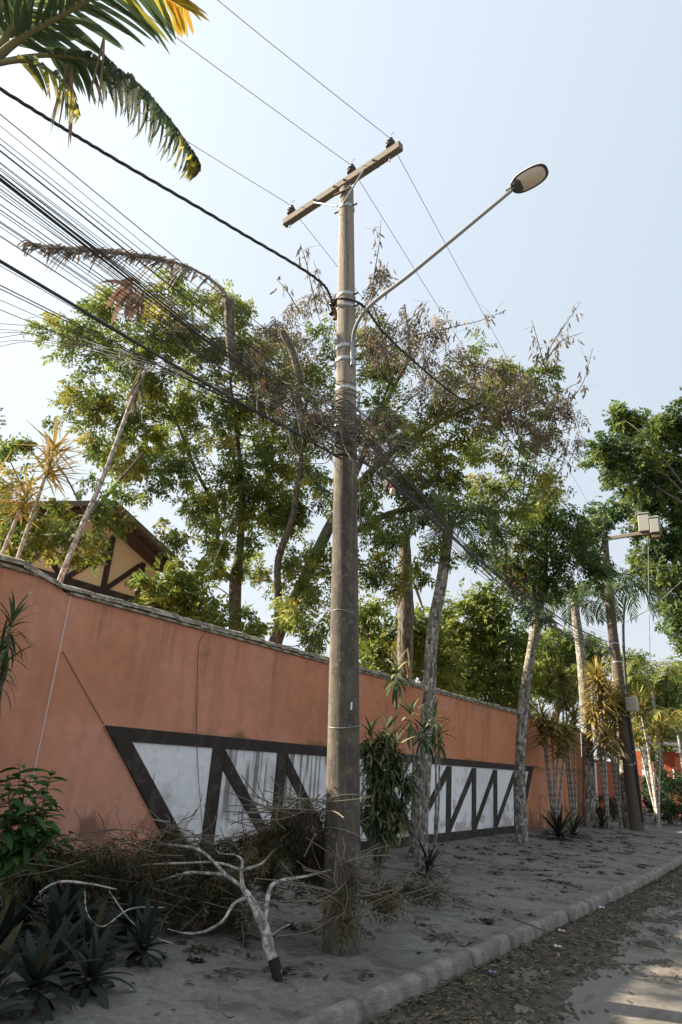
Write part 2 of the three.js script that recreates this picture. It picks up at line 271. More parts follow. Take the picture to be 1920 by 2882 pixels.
{
  const kerb = new THREE.Group(); kerb.name = 'kerb'; kerb.userData = { kind: 'structure', label: 'worn pale concrete kerb between footpath and road' }; scene.add(kerb);
  const r = rng(5), variants = [0, 1, 2, 3, 4].map((k) => {
    const n = 12, prof = [[-0.12, -0.2], [-0.12, -0.004], [-0.1, 0.01], [-0.03, 0.009], [-0.004, -0.014], [0.008, -0.06], [0.014, -0.2]], p = [], uv = [], idx = [], q = rng(40 + k);
    for (let i = 0; i <= n; i++) for (let j = 0; j < prof.length; j++) { const e = i === 0 || i === n ? 0.003 : 0; const chip = q() < 0.05 && j > 2 && j < 6 ? 0.016 * q() : 0; p.push(prof[j][0] + (q() - 0.5) * 0.0015 - chip - (j > 3 ? e : 0), prof[j][1] + (q() - 0.5) * 0.0015 - chip - (j > 0 && j < 6 ? e : 0), -i / n * 0.992); uv.push(i / n + k * 0.37, j * 0.06); }
    for (let i = 0; i < n; i++) for (let j = 0; j < prof.length - 1; j++) { const a = i * prof.length + j, b = a + prof.length; idx.push(a, a + 1, b, b, a + 1, b + 1); }
    for (const e of [0, n]) for (let j = 1; j < prof.length - 1; j++) { const a = e * prof.length; e ? idx.push(a, a + j, a + j + 1) : idx.push(a, a + j + 1, a + j); }
    const g = new THREE.BufferGeometry(); g.setAttribute('position', new THREE.Float32BufferAttribute(p, 3)); g.setAttribute('uv', new THREE.Float32BufferAttribute(uv, 2)); g.setIndex(idx); g.computeVertexNormals(); return g;
  });
  for (let i = 0; i < 62; i++) { const m = part(kerb, 'kerb_stone', variants[i % 5], M.kerb), z = 1 - i; m.position.set(-2.87 + 0.05 * Math.sin(z * 0.35) + 0.012 * (r() - 0.5), 0.012 * (r() - 0.4), z); m.rotation.y = 0.012 * (r() - 0.5) - 0.016 * Math.cos(z * 0.35); }
}

// ---------------------------------------------------------------- the long orange wall with its timber mural
{
  const w = thing('garden_wall', 'long orange rendered garden wall with dark timber frame pattern on white panels', 'wall', [0, 0, 0]);
  const X = -7.3;
  part(w, 'wall_body', board([[6, -0.3], [-27.9, -0.3], [-27.9, 3.27], [-4.93, 3.27], [-4.6, 3.38], [6, 3.4]], X - 0.2, 0.2, 0.004), M.wall);
  part(w, 'wall_return', (() => { const g = new THREE.BoxGeometry(1.5, 3.57, 0.2); g.translate(X - 0.94, 1.485, -27.802); return g; })(), M.orange);
  part(w, 'panel', board([[-5.95, 1.72], [-22.05, 1.72], [-20.85, 0.12], [-7.45, 0.12]], X, 0.012, 0.002), M.panel);
  const B = (name, o, t = 0.034) => part(w, name, board(o, X + 0.004, t, 0.005), M.beam);
  B('top_rail', [[-5.79, 1.82], [-22.2, 1.84], [-22.07, 1.69], [-5.95, 1.65]]);
  B('bottom_rail', [[-7.3, 0.21], [-21.0, 0.22], [-20.75, 0.0], [-7.5, -0.02]], 0.05);
  B('end_brace', [[-5.955, 1.647], [-6.25, 1.647], [-7.68, 0.212], [-7.33, 0.212]], 0.032);
  B('end_brace', [[-22.06, 1.687], [-21.72, 1.687], [-20.68, 0.223], [-20.99, 0.223]], 0.032);
  const posts = [-7.89, -9.42, -10.94, -12.46, -14.2, -15.94, -17.46, -18.93, -20.5];
  for (const z of posts) B('post', [[z - 0.13, 1.66], [z + 0.13, 1.66], [z + 0.125, 0.2], [z - 0.125, 0.2]], 0.03);
  for (let k = 0; k < posts.length - 1; k++) {
    const a = posts[k] - 0.14, b = posts[k + 1] + 0.14;
    if (k < 4) B('diagonal_brace', [[a, 1.64], [a, 1.36], [b, 0.225], [b + 0.02, 0.36], [b - 0.001, 0.44]].slice(0, 3).concat([[b, 0.47]]), 0.026);
    else B('diagonal_brace', [[b, 1.64], [b, 1.36], [a, 0.225], [a, 0.47]], 0.026);
  }
  const strip = (z0, y0, z1, y1, t = 0.011) => { const dx = z1 - z0, dy = y1 - y0, l = Math.hypot(dx, dy), nx = -dy / l * t, ny = dx / l * t; return board([[z0 + nx, y0 + ny], [z1 + nx, y1 + ny], [z1 - nx, y1 - ny], [z0 - nx, y0 - ny]], X, 0.014, 0.002); };
  const pale = std([0.62, 0.47, 0.42], 0.85);
  tag(part(w, 'joint_strip', strip(-4.95, 0.3, -4.95, 3.26, 0.009), pale), 'thin pale vertical joint strip');
  tag(part(w, 'joint_strip', strip(-5.0, 2.6, -5.775, 1.835, 0.007), std([0.33, 0.2, 0.13], 0.9)), 'thin slanting joint strip above the mural corner');
  tag(part(w, 'joint_strip', strip(-5.775, 1.8, -7.33, 0.3, 0.006), std([0.42, 0.25, 0.18], 0.9)), 'thin pale edge along slanting mural beam');
  const r = rng(11), tiles = [0, 1, 2, 3].map((k) => { // ridge tiles, each a curved shell with a thick lip
    const n = 9, p = [], uv = [], idx = [], q = rng(60 + k), rows = [[0, 1.0], [0.06, 1.1], [0.09, 1.02], [0.3, 0.99], [0.54, 0.93]];
    for (const [z, s] of rows) for (const e of [1, 0.8]) for (let j = 0; j <= n; j++) { const a = Math.PI * j / n; p.push(-Math.cos(a) * 0.155 * s * (e < 1 ? 0.9 : 1), Math.sin(a) * 0.085 * s * e + (q() - 0.5) * 0.008, -z); uv.push(j * 0.05 + k, z); }
    for (let i = 0; i < rows.length - 1; i++) for (const o of [0, n + 1]) for (let j = 0; j < n; j++) { const a = i * 2 * (n + 1) + o + j, b = a + 2 * (n + 1); o ? idx.push(a, a + 1, b, b, a + 1, b + 1) : idx.push(a, b, a + 1, b, b + 1, a + 1); }
    for (const [o] of [[0], [(rows.length - 1) * 2 * (n + 1)]]) for (let j = 0; j < n; j++) { const a = o + j, b = a + n + 1; idx.push(a, a + 1, b, b, a + 1, b + 1); }
    const g = new THREE.BufferGeometry(); g.setAttribute('position', new THREE.Float32BufferAttribute(p, 3)); g.setAttribute('uv', new THREE.Float32BufferAttribute(uv, 2)); g.setIndex(idx); g.computeVertexNormals(); return g;
  });
  part(w, 'coping_bed', merge([board([[6, 3.4], [-4.6, 3.38], [-4.6, 3.42], [6, 3.44]], X - 0.23, 0.27, 0.006), board([[-4.935, 3.272], [-27.9, 3.272], [-27.9, 3.31], [-4.92, 3.31]], X - 0.23, 0.27, 0.006)]), M.tile);
  for (let i = 0; i < 66; i++) { const z = 4 - i * 0.485; const m = part(w, 'coping_tile', tiles[i % 4], M.tile), left = z > -4.6, ramp = i === 17; m.position.set(X - 0.1 + 0.012 * (r() - 0.5), (left ? 3.425 : 3.305) + 0.012 * r(), z); m.rotation.set(0.03 + 0.02 * r(), 0.03 * (r() - 0.5), 0.08 * (r() - 0.5)); if (ramp) m.rotation.x = -0.2; m.scale.y = 0.85 + 0.4 * r(); }
}

// ---------------------------------------------------------------- the leaning concrete pole and its street lamp
const poleBase = [-3.74, 0, -6.0];
const poleX = (y) => -3.74 - 0.0755 * y, poleR = (y) => lerp(0.176, 0.098, y / 9.15);
{
  const g = thing('utility_pole', 'tall leaning weathered concrete utility pole in the middle, with crossarm', 'utility pole', poleBase);
  const L = (x, y, z) => [x + 3.74, y, z + 6.0];
  const shaft = tube([[0, -0.3, 0], [-0.0755 * 4.4, 4.4, 0], [-0.0755 * 9.15, 9.15, 0]], [0.178, 0.139, 0.098], 36, 40);
  { const uv = shaft.attributes.uv, ps = shaft.attributes.position; for (let i = 0; i < uv.count; i++) uv.setXY(i, uv.getX(i) / (0.178 * Math.PI * 2), clamp(ps.getY(i) / 9.2, 0, 1)); }
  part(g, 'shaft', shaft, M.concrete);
  const ringAt = (y, h, t) => { const pts = [[poleR(y) + 0.001, -h / 2], [poleR(y) + t, -h / 2 + 0.004], [poleR(y) + t, h / 2 - 0.004], [poleR(y) + 0.001, h / 2]].map((p) => new THREE.Vector2(...p)); const q = new THREE.LatheGeometry(pts, 32); q.rotateZ(0.0755); q.translate(...L(poleX(y), y, -6)); return q; };
  for (const [y, h, t] of [[8.8, 0.06, 0.012], [7.27, 0.05, 0.012], [7.08, 0.045, 0.012], [6.46, 0.05, 0.012], [6.27, 0.05, 0.012], [5.34, 0.04, 0.012], [5.12, 0.04, 0.012]]) {
    const b = part(g, 'clamp_band', ringAt(y, h, t), M.band);
    for (const s of [-1, 1]) part(b, 'bolt', (() => { const c = new THREE.CylinderGeometry(0.012, 0.012, 0.11, 8); c.rotateZ(Math.PI / 2); c.translate(poleX(y) + 3.74 + s * (poleR(y) + 0.03), y, 0.02); return c; })(), M.rust);
  }
  { // bright perforated band
    const y = 5.85; const b = tag(part(g, 'perforated_band', ringAt(y, 0.036, 0.008), std([0.65, 0.66, 0.68], 0.35, { metalness: 0.8 })), 'bright perforated steel band');
    const holes = []; for (let k = 0; k < 26; k++) { const a = k / 26 * 6.283, c = new THREE.CylinderGeometry(0.0075, 0.0075, 0.004, 8); c.rotateX(Math.PI / 2); c.translate(0, 0, poleR(y) + 0.0085); c.rotateY(a); c.rotateZ(0.0755); c.translate(...L(poleX(y), y, -6)); holes.push(c); }
    part(b, 'slot', merge(holes), M.char);
  }
  for (const [y, tw] of [[3.05, 0.05], [1.95, -0.04], [0.96, 0.06]]) { const p = []; for (let k = 0; k <= 24; k++) { const a = k / 24 * 6.283; p.push(L(poleX(y) + Math.cos(a) * (poleR(y) + 0.004), y + tw * Math.sin(a), -6 + Math.sin(a) * (poleR(y) + 0.004))); } part(g, 'tie_wire', tube(p, 0.0035, 5, 48, false), M.galv); }
  // low voltage rack on the left side and the dark fittings round the pole
  const rack = part(g, 'insulator_rack', merge([box(0.05, 0.4, 0.05, ...L(poleX(7.17) - poleR(7.1) - 0.03, 7.17, -5.98), 0.006)]), M.rust);
  for (const y of [7.1, 7.24]) part(rack, 'spool', (() => { const q = new THREE.LatheGeometry([[0.012, -0.045], [0.045, -0.04], [0.05, -0.02], [0.028, 0], [0.05, 0.02], [0.045, 0.04], [0.012, 0.045]].map((p) => new THREE.Vector2(...p)), 16); q.translate(...L(poleX(y) - poleR(y) - 0.075, y, -5.97)); return q; })(), M.ceramic);
  // crossarm from A to B
  const A = V(-5.63, 9.205, -6.12), Bp = V(-3.51, 9.37, -5.89), ax = Bp.clone().sub(A), len = ax.length(), mid = A.clone().add(Bp).multiplyScalar(0.5);
  const am = box(len, 0.115, 0.1, 0, 0, 0, 0.008), q = new THREE.Quaternion().setFromUnitVectors(V(1, 0, 0), ax.clone().normalize());
  am.applyQuaternion(q); am.translate(mid.x + 3.74, mid.y, mid.z + 6.0);
  part(g, 'crossarm', am, M.arm);
  for (const t of [0.3, 0.475, 0.56, 0.8]) { const c = new THREE.CylinderGeometry(0.016, 0.016, 0.155, 8), p = A.clone().lerp(Bp, t); c.rotateX(Math.PI / 2); c.translate(p.x + 3.74, p.y - 0.005, p.z + 6.0); part(g, 'arm_bolt', c, M.rust); }
  for (const t of [0.3, 0.73]) { const p = A.clone().lerp(Bp, t); part(g, 'arm_strut', tube([L(p.x, p.y - 0.05, p.z + 0.056), L(poleX(8.8) + (t > 0.5 ? 0.02 : -0.08), 8.8, -5.885)], 0.013, 6, 2), M.galv); }
  part(g, 'saddle_bracket', merge([box(0.09, 0.16, 0.14, ...L(poleX(9.12), 9.1, -6.0), 0.01), box(0.26, 0.03, 0.03, ...L(poleX(9.0), 9.02, -5.88), 0.006)]), M.rust);
  for (const t of [0.055, 0.6, 0.915]) {
    const p = A.clone().lerp(Bp, t), ins = part(g, 'insulator', (() => { const c = new THREE.LatheGeometry([[0, 0.205], [0.028, 0.2], [0.034, 0.18], [0.024, 0.168], [0.03, 0.155], [0.062, 0.13], [0.066, 0.108], [0.04, 0.1], [0.058, 0.078], [0.064, 0.052], [0.04, 0.045], [0.022, 0.04], [0, 0.04]].map((v) => new THREE.Vector2(...v)), 20); c.translate(p.x + 3.74, p.y + 0.065, p.z + 6.0); return c; })(), M.ceramic);
    part(ins, 'pin', (() => { const c = new THREE.CylinderGeometry(0.011, 0.011, 0.28, 8); c.translate(p.x + 3.74, p.y - 0.005, p.z + 6.0); return c; })(), M.galv);
    part(ins, 'tie_wire', tube([[p.x + 3.74, p.y + 0.24, p.z + 6], [p.x + 3.76, p.y + 0.31, p.z + 6.02], [p.x + 3.78, p.y + 0.36, p.z + 6.0]], 0.004, 4), M.galv);
  }
  tag(part(g, 'plate', (() => { const c = new THREE.CylinderGeometry(0.011, 0.011, 0.075, 12); c.scale(1, 1, 0.4); const a = -0.05; c.translate(...L(poleX(2.13) + poleR(2.1) * Math.cos(a) * 0.86, 2.13, -6 + poleR(2.1) * 0.54)); return c; })(), M.white), 'small white oval plate on the shaded side');
}
{
  const g = thing('street_lamp', 'grey tube arm street lamp reaching out from the leaning concrete pole', 'street lamp', [-4.06, 6.2, -6.0]);
  const off = V(-4.06, 6.2, -6.0), P = (p) => [p[0] - off.x, p[1] - off.y, p[2] - off.z];
  part(g, 'arm', tube([P([-4.065, 6.15, -5.93]), P([-4.085, 6.45, -5.93]), P([-4.075, 6.66, -5.93]), P([-3.93, 6.92, -5.94]), P([-3.31, 7.27, -5.97]), P([-2.05, 7.975, -6.0])], [0.026, 0.026, 0.026, 0.025, 0.024, 0.021], 12, 60), M.galv);
  const hd = new THREE.Group(); hd.name = 'lamp_head'; hd.position.set(...P([-1.84, 8.045, -6.0])); hd.rotation.z = 0.2; hd.rotation.order = 'ZYX'; hd.rotation.x = -0.4; hd.scale.set(0.8, 0.8, 0.9); g.add(hd);
  const sq = (t) => Math.sign(t) * Math.pow(Math.abs(t), 0.78), oval = (a, e = 1) => [sq(Math.cos(a)) * 0.265 * e, sq(Math.sin(a)) * 0.128 * e];
  const shell = (prof, n = 36) => { const p = [], idx = []; prof.forEach(([e, y]) => { for (let j = 0; j <= n; j++) { const [x, z] = oval(j / n * 6.28319, e); p.push(x, y, z); } }); for (let i = 0; i < prof.length - 1; i++) for (let j = 0; j < n; j++) { const a = i * (n + 1) + j, b = a + n + 1; idx.push(a, a + 1, b, b, a + 1, b + 1); } const q = new THREE.BufferGeometry(); q.setAttribute('position', new THREE.Float32BufferAttribute(p, 3)); q.setIndex(idx); q.computeVertexNormals(); return q; };
  part(hd, 'housing', shell([[1, -0.012], [1.03, 0.0], [1.0, 0.03], [0.85, 0.075], [0.55, 0.1], [0.02, 0.11]]), std([0.5, 0.5, 0.48], 0.5));
  part(hd, 'rim', shell([[0.9, -0.012], [0.92, -0.024], [1.0, -0.024], [1.035, -0.008], [1.01, 0.006], [0.87, 0.0], [0.87, -0.012]]), std([0.04, 0.042, 0.045], 0.5));
  part(hd, 'reflector', shell([[0.88, -0.006], [0.8, 0.02], [0.5, 0.05], [0.02, 0.06]]), std([0.62, 0.57, 0.48], 0.35, { metalness: 0.4 }));
  part(hd, 'lens', shell([[0.885, -0.018], [0.75, -0.045], [0.45, -0.066], [0.02, -0.072]]), new THREE.MeshPhysicalMaterial({ color: 0xe0d8c8, roughness: 0.5, transmission: 0.3, thickness: 0, side: THREE.DoubleSide }));
  part(hd, 'bulb', (() => { const c = new THREE.CapsuleGeometry(0.028, 0.11, 6, 12); c.rotateZ(Math.PI / 2); c.translate(0.05, 0.005, 0); return c; })(), std([0.75, 0.72, 0.66], 0.3));
  part(hd, 'control_box', (() => { const c = box(0.11, 0.1, 0.17, -0.17, -0.02, 0, 0.03); return c; })(), std([0.05, 0.05, 0.052], 0.6));
  part(hd, 'arm_socket', (() => { const c = new THREE.CylinderGeometry(0.034, 0.04, 0.12, 14); c.rotateZ(Math.PI / 2); c.translate(-0.29, 0.012, 0); return c; })(), std([0.3, 0.3, 0.3], 0.5));
}

// ---------------------------------------------------------------- far utility pole
{
  const g = thing('utility_pole', 'distant dark utility pole leaning among the yellow plants, with grey equipment boxes on its crossarm', 'utility pole', [-5.5, 0, -28]);
  const L = (x, y, z) => [x + 5.5, y, z + 28];
  part(g, 'shaft', tube([L(-5.5, -0.3, -28), L(-5.67, 3.06, -28), L(-5.94, 8.3, -28), L(-5.95, 11.1, -28)], [0.26, 0.22, 0.17, 0.12], 20, 30), std([0.1, 0.08, 0.062], 0.9, { bumpMap: rep(grain, 0.4, 0.4), bumpScale: 0.006 }));
  part(g, 'crossarm', (() => { const c = box(4.0, 0.14, 0.12); c.rotateZ(0.06); c.translate(...L(-5.75, 10.85, -27.78)); return c; })(), M.arm);
  part(g, 'conduit', tube([L(-5.28, 0.3, -27.9), L(-5.38, 2.4, -27.85), L(-5.5, 4.6, -27.82), L(-5.45, 7.2, -27.8), L(-5.3, 8.4, -27.8)], 0.05, 8), M.cable);
  for (const y of [2.2, 3.9, 4.35, 5.9, 6.6]) part(g, 'clamp_band', (() => { const c = new THREE.CylinderGeometry(0.24 - y * 0.0085, 0.25 - y * 0.0085, 0.05, 20, 1, true); c.translate(...L(-5.5 - 0.054 * y, y, -28)); return c; })(), M.band);
  part(g, 'meter_box', box(0.42, 0.5, 0.25, ...L(-5.33, 4.3, -27.7), 0.03), std([0.4, 0.38, 0.33], 0.7));
  for (const x of [-7.6, -6.6, -5.85]) part(g, 'insulator', (() => { const c = new THREE.LatheGeometry([[0, 0.2], [0.04, 0.19], [0.07, 0.12], [0.04, 0.1], [0.07, 0.05], [0.03, 0]].map((v) => new THREE.Vector2(...v)), 12); c.translate(...L(x, 10.93 + 0.06 * (x + 5.75), -27.78)); return c; })(), M.ceramic);
  for (const [x, y, s] of [[-4.36, 11.3, 1], [-3.98, 11.15, 0.85]]) {
    const b = thing('equipment_box', s === 1 ? 'larger pale grey equipment box mounted on the distant pole crossarm' : 'smaller pale grey equipment box behind the larger one on the distant pole', 'equipment box', [x, y - 0.3, -27.8]);
    part(b, 'case', box(0.42 * s, 0.7 * s, 0.36, 0, 0.3, 0, 0.03), std([0.24, 0.24, 0.225], 0.8)); part(b, 'lid', box(0.46 * s, 0.06, 0.4, 0, 0.3 + 0.4 * s, 0, 0.015), std([0.22, 0.22, 0.21], 0.8)); part(b, 'bracket', box(0.3, 0.12, 0.2, 0, -0.12, 0, 0.01), M.rust);
  }
}
// ---------------------------------------------------------------- overhead lines
const FANP = [[[-9.15,7.29,-4.12],[-7.97,6.89,-4.34],[-6.71,6.32,-4.55],[-5.35,5.71,-4.85]], [[-9.16,7.21,-4.15],[-7.98,6.77,-4.38],[-6.70,6.33,-4.55],[-5.36,5.67,-4.86]], [[-9.17,7.16,-4.16],[-7.98,6.80,-4.37],[-6.71,6.29,-4.56],[-5.36,5.67,-4.86]], [[-9.18,7.10,-4.19],[-7.97,6.86,-4.35],[-6.72,6.22,-4.58],[-5.36,5.68,-4.85]], [[-9.19,7.04,-4.21],[-7.99,6.71,-4.40],[-6.72,6.26,-4.57],[-5.36,5.63,-4.87]], [[-9.20,6.98,-4.23],[-7.99,6.75,-4.39],[-6.72,6.20,-4.59],[-5.36,5.64,-4.87]]];
const line = (name, pts, r, label, group, mat = M.cable, seg = 5, steps = 0) => solo(name, tube(pts, r, seg, steps || (pts.length - 1) * 8, false), mat, label, 'cable', group);
const sagPts = (a, b, sag, n = 6) => Array.from({ length: n + 1 }, (_, i) => { const t = i / n; return [lerp(a[0], b[0], t), lerp(a[1], b[1], t) - sag * 4 * t * (1 - t), lerp(a[2], b[2], t)]; });
{
  const ins = [[-5.51, 9.47, -6.1], [-4.36, 9.555, -5.98], [-3.69, 9.61, -5.9]], nm = ['left end', 'middle', 'right end'];
  const passL = [[-6.38,9.25,-2.94], [-5.07,9.32,-3.20], [-4.40,9.42,-3.25]], far = [[-7.6, 10.95, -27.78], [-6.6, 11.02, -27.78], [-5.85, 11.08, -27.78]];
  ins.forEach((p, i) => {
    const q = passL[i], k = 8, e = [p[0] + (q[0] - p[0]) * k, 9.7, p[2] + (q[2] - p[2]) * k];
    line('power_wire', [p, [lerp(p[0], q[0], 0.5), lerp(p[1], q[1], 0.5) - 0.01, lerp(p[2], q[2], 0.5)], q, [lerp(q[0], e[0], 0.3), q[1] - 0.1, lerp(q[2], e[2], 0.3)], e], 0.0045, 'thin grey power wire rising to upper left from the ' + nm[i] + ' insulator', undefined, M.alu);
    line('power_wire', sagPts([p[0], p[1] - 0.05, p[2]], far[i], 0.12), 0.0045, 'thin grey power wire descending right from the ' + nm[i] + ' insulator toward the distant pole', undefined, M.alu);
  });
  // thick twisted service cable: two strands wound round one another
  const main = [[-11.6, 7.6, 26], [-8.0, 7.05, 9], [-5.20,6.95,-1.80], [-4.95,6.95,-2.67], [-4.53,6.98,-4.07], [-4.23,7.05,-5.42], [-4.42, 7.14, -5.92], [-4.28, 7.12, -5.8], [-4.05, 7.08, -5.95], [-4.10,7.10,-6.64], [-4.44,7.72,-9.11], [-5.12,9.15,-13.81], [-5.9, 10.2, -27.9]];
  const cv = new THREE.CatmullRomCurve3(main.map((p) => V(p)), false, 'centripetal'), strands = [];
  for (let s = 0; s < 3; s++) { const p = []; for (let i = 0; i <= 420; i++) { const t = i / 420, c = cv.getPoint(t), a = i * 0.55 + s * 2.094; p.push([c.x + 0.0095 * Math.cos(a), c.y + 0.0095 * Math.sin(a), c.z]); } strands.push(tube(p, 0.0095, 5, 840, false)); }
  solo('twisted_cable', merge(strands), M.cable, 'thick black twisted cable crossing the sky to the upper clamp of the concrete pole', 'cable');
  const r = rng(21), rows = [[[-4.24,5.91,-5.90],[-4.80,6.32,-1.71],0.0048,0],
    [[-4.23,5.78,-5.90],[-4.82,6.24,-1.75],0.003,0],
    [[-4.22,5.66,-5.90],[-4.84,6.15,-1.78],0.0036,0],
    [[-4.22,5.60,-5.90],[-4.85,6.11,-1.80],0.0048,0],
    [[-4.21,5.55,-5.90],[-4.87,6.07,-1.82],0.0078,1],
    [[-4.21,5.48,-5.90],[-4.89,5.99,-1.85],0.003,0],
    [[-4.20,5.38,-5.90],[-4.89,5.98,-1.86],0.0035,0],
    [[-4.19,5.30,-5.90],[-4.90,5.95,-1.87],0.0036,0],
    [[-4.20,5.38,-5.90],[-4.90,5.93,-1.88],0.0035,0],
    [[-4.19,5.26,-5.90],[-4.90,5.93,-1.88],0.0036,0],
    [[-4.19,5.30,-5.90],[-4.91,5.90,-1.89],0.0035,0],
    [[-4.19,5.34,-5.90],[-4.91,5.90,-1.89],0.003,0],
    [[-4.18,5.21,-5.90],[-4.91,5.90,-1.89],0.009,1],
    [[-4.20,5.37,-5.90],[-4.91,5.89,-1.89],0.003,0],
    [[-4.18,5.19,-5.90],[-4.91,5.87,-1.90],0.009,1],
    [[-4.18,5.17,-5.90],[-4.92,5.86,-1.91],0.0072,1],
    [[-4.18,5.19,-5.90],[-4.93,5.83,-1.92],0.0036,0],
    [[-4.18,5.21,-5.90],[-4.93,5.80,-1.93],0.003,0],
    [[-4.19,5.24,-5.90],[-4.94,5.80,-1.93],0.0025,0],
    [[-4.18,5.16,-5.90],[-4.94,5.78,-1.94],0.003,0],
    [[-4.18,5.19,-5.90],[-4.94,5.75,-1.95],0.003,0],
    [[-4.19,5.29,-5.90],[-4.95,5.75,-1.95],0.0025,0],
    [[-4.18,5.21,-5.90],[-4.96,5.69,-1.98],0.0048,0],
    [[-4.18,5.15,-5.90],[-4.97,5.65,-1.99],0.0048,0],
    [[-4.17,5.10,-5.90],[-4.98,5.63,-2.00],0.0036,0],
    [[-4.17,5.12,-5.90],[-4.99,5.57,-2.02],0.003,0],
    [[-4.18,5.16,-5.90],[-4.99,5.56,-2.03],0.003,0],
    [[-4.17,5.11,-5.90],[-5.00,5.56,-2.03],0.0025,0],
    [[-4.17,5.09,-5.90],[-5.00,5.53,-2.04],0.0036,0],
    [[-4.17,5.05,-5.90],[-5.02,5.47,-2.07],0.003,0],
    [[-4.17,5.04,-5.90],[-5.02,5.46,-2.07],0.003,0],
    [[-4.16,4.93,-5.90],[-5.06,5.28,-2.14],0.0162,2],
    [[-4.16,4.98,-5.90],[-5.07,5.25,-2.16],0.0036,0],
    [[-4.17,5.01,-5.90],[-5.11,5.11,-2.21],0.0054,0],
    [[-4.17,5.05,-5.90],[-5.11,5.08,-2.22],0.0048,0],
    [[-4.17,5.10,-5.90],[-5.13,5.00,-2.26],0.003,0],
    [[-4.18,5.13,-5.90],[-5.15,4.93,-2.29],0.0036,0]];
  const nth = ['', ...'first second third fourth fifth sixth seventh eighth ninth tenth eleventh twelfth thirteenth fourteenth fifteenth sixteenth seventeenth eighteenth nineteenth twentieth'.split(' ')], tens = { 2: 'twenty', 3: 'thirty', 4: 'forty' }, ord = (n) => nth[n] ?? (n % 10 ? tens[Math.floor(n / 10)] + '-' + nth[n % 10] : tens[n / 10].replace('y', 'ieth'));
  rows.forEach(([p0, p1, rad, kind], i) => {
    const pole2 = [-5.8 + 0.3 * r(), 5.9 + 1.1 * r(), -27.8], e = [p0[0] + (p1[0] - p0[0]) * 4.2, p0[1] + (p1[1] - p0[1]) * 4.2 + 0.25, p0[2] + (p1[2] - p0[2]) * 4.2];
    const out = [poleX(5.2) + poleR(5.2) + 0.03 + 0.1 * r(), p0[1] - 0.05 - 0.12 * r(), -5.92 + 0.12 * r()];
    const pts = [e, [lerp(p1[0], e[0], 0.4), lerp(p1[1], e[1], 0.4) - 0.05, lerp(p1[2], e[2], 0.4)], p1, [lerp(p0[0], p1[0], 0.5) + 0.02 * (r() - 0.5), lerp(p0[1], p1[1], 0.5) - 0.015 - 0.03 * r(), lerp(p0[2], p1[2], 0.5)], p0, [poleX(p0[1]) - 0.02, p0[1] - 0.03, -5.77 - 0.03 * r()], out];
    if (i % 3 !== 2) { const m = sagPts(out, pole2, 0.35 + 0.5 * r(), 5); pts.push(...m.slice(1)); }
    if (kind === 2) line('thick_cable', pts, rad, 'heaviest smooth black cable slanting below the main cable bundle to the pole');
    else if (kind === 1) line('communication_cable', pts, rad, 'medium black cable of the bundle, ' + ord(i + 1) + ' down from the twisted cable at the left edge', 'medium cables in the bundle');
    else line('communication_cable', pts, rad, 'thin black communication cable, ' + ord(i + 1) + ' down from the twisted cable at the left edge', 'thin cables in the bundle');
  });
  const fan = [[745, 0], [757, 14], [766, 4], [776, -12], [786, 8], [796, -4]];
  fan.forEach(([v, k], i) => line('drop_cable', [[[-11.5, -12.2, -12.9, -13.6, -14.3, -15][i], 5.6 - i * 0.15, -0.5 - i * 0.3], FANP[i][0], FANP[i][1], FANP[i][2], FANP[i][3], [poleX(5.2) - 0.15, 5.12 + 0.05 * i, -5.85]], 0.0045, ord(i + 1) + ' from the top of six bowed drop cables at the left edge', 'drop cables from the left edge'));
  // slack loops and a coil round the pole where everything is tied
  for (let i = 0; i < 9; i++) { const y = 5.05 + 0.085 * i, p = []; for (let k = 0; k <= 20; k++) { const a = k / 20 * 6.283 + i; p.push([poleX(y) + Math.cos(a) * (poleR(y) + 0.03 + 0.02 * r()), y + 0.06 * Math.sin(a + i) + 0.03 * r(), -6 + Math.sin(a) * (poleR(y) + 0.03 + 0.02 * r())]); } line('cable_wrap', p, 0.006 + 0.004 * r(), 'black cable wound round the concrete pole in the dark tangle', 'cables wound round the pole', M.cable, 5, 44); }
  const loops = [[[-4.21,4.76,-5.02],[-4.18,5.07,-4.90],[-4.03,5.23,-4.94],[-3.83,5.16,-5.10]], [[-3.77,5.11,-5.03],[-3.72,4.84,-5.19],[-3.82,4.54,-5.26],[-4.07,4.50,-5.10]], [[-4.07,5.39,-4.97],[-4.23,5.03,-5.01],[-4.17,4.64,-5.22],[-3.89,4.71,-5.39]], [[-4.46,5.64,-4.45],[-4.38,5.43,-4.60],[-4.44,4.96,-4.77],[-4.43,4.79,-4.85]]];
  loops.forEach((p, i) => line('slack_cable', p, 0.005, ['slack grey cable looping up left of the pole tangle', 'slack grey cable loop hanging under the pole tangle', 'long slack cable bight left of the pole', 'loose cable end hanging straight down from the bundle'][i], undefined, M.alu, 5, 24));
  line('far_wire', [[-3.25,8.93,-28.00], [-4.37,7.98,-28.00], [-5.36,7.44,-28.00]], 0.012, 'pale wire slanting at the right edge below the big tree', undefined, M.alu);
  line('far_wire', [[-4.31,10.71,-28.00], [-4.50,7.90,-28.00], [-4.65,5.27,-28.00]], 0.01, 'thin wire hanging straight down below the distant equipment boxes', undefined, M.alu);
  line('hanging_wire', [[-7.6, 5.4, -7.9], [-7.42, 3.98, -7.34], [-7.255, 3.42, -7.3], [-7.275, 3.08, -7.19], [-7.27, 2.93, -7.19], [-7.28, 1.75, -7.41], [-7.25, 0.9, -7.62], [-7.2, 0.2, -7.8]], 0.0045, 'thin dark wire hanging down the front of the orange wall', undefined, M.cable, 5, 40);
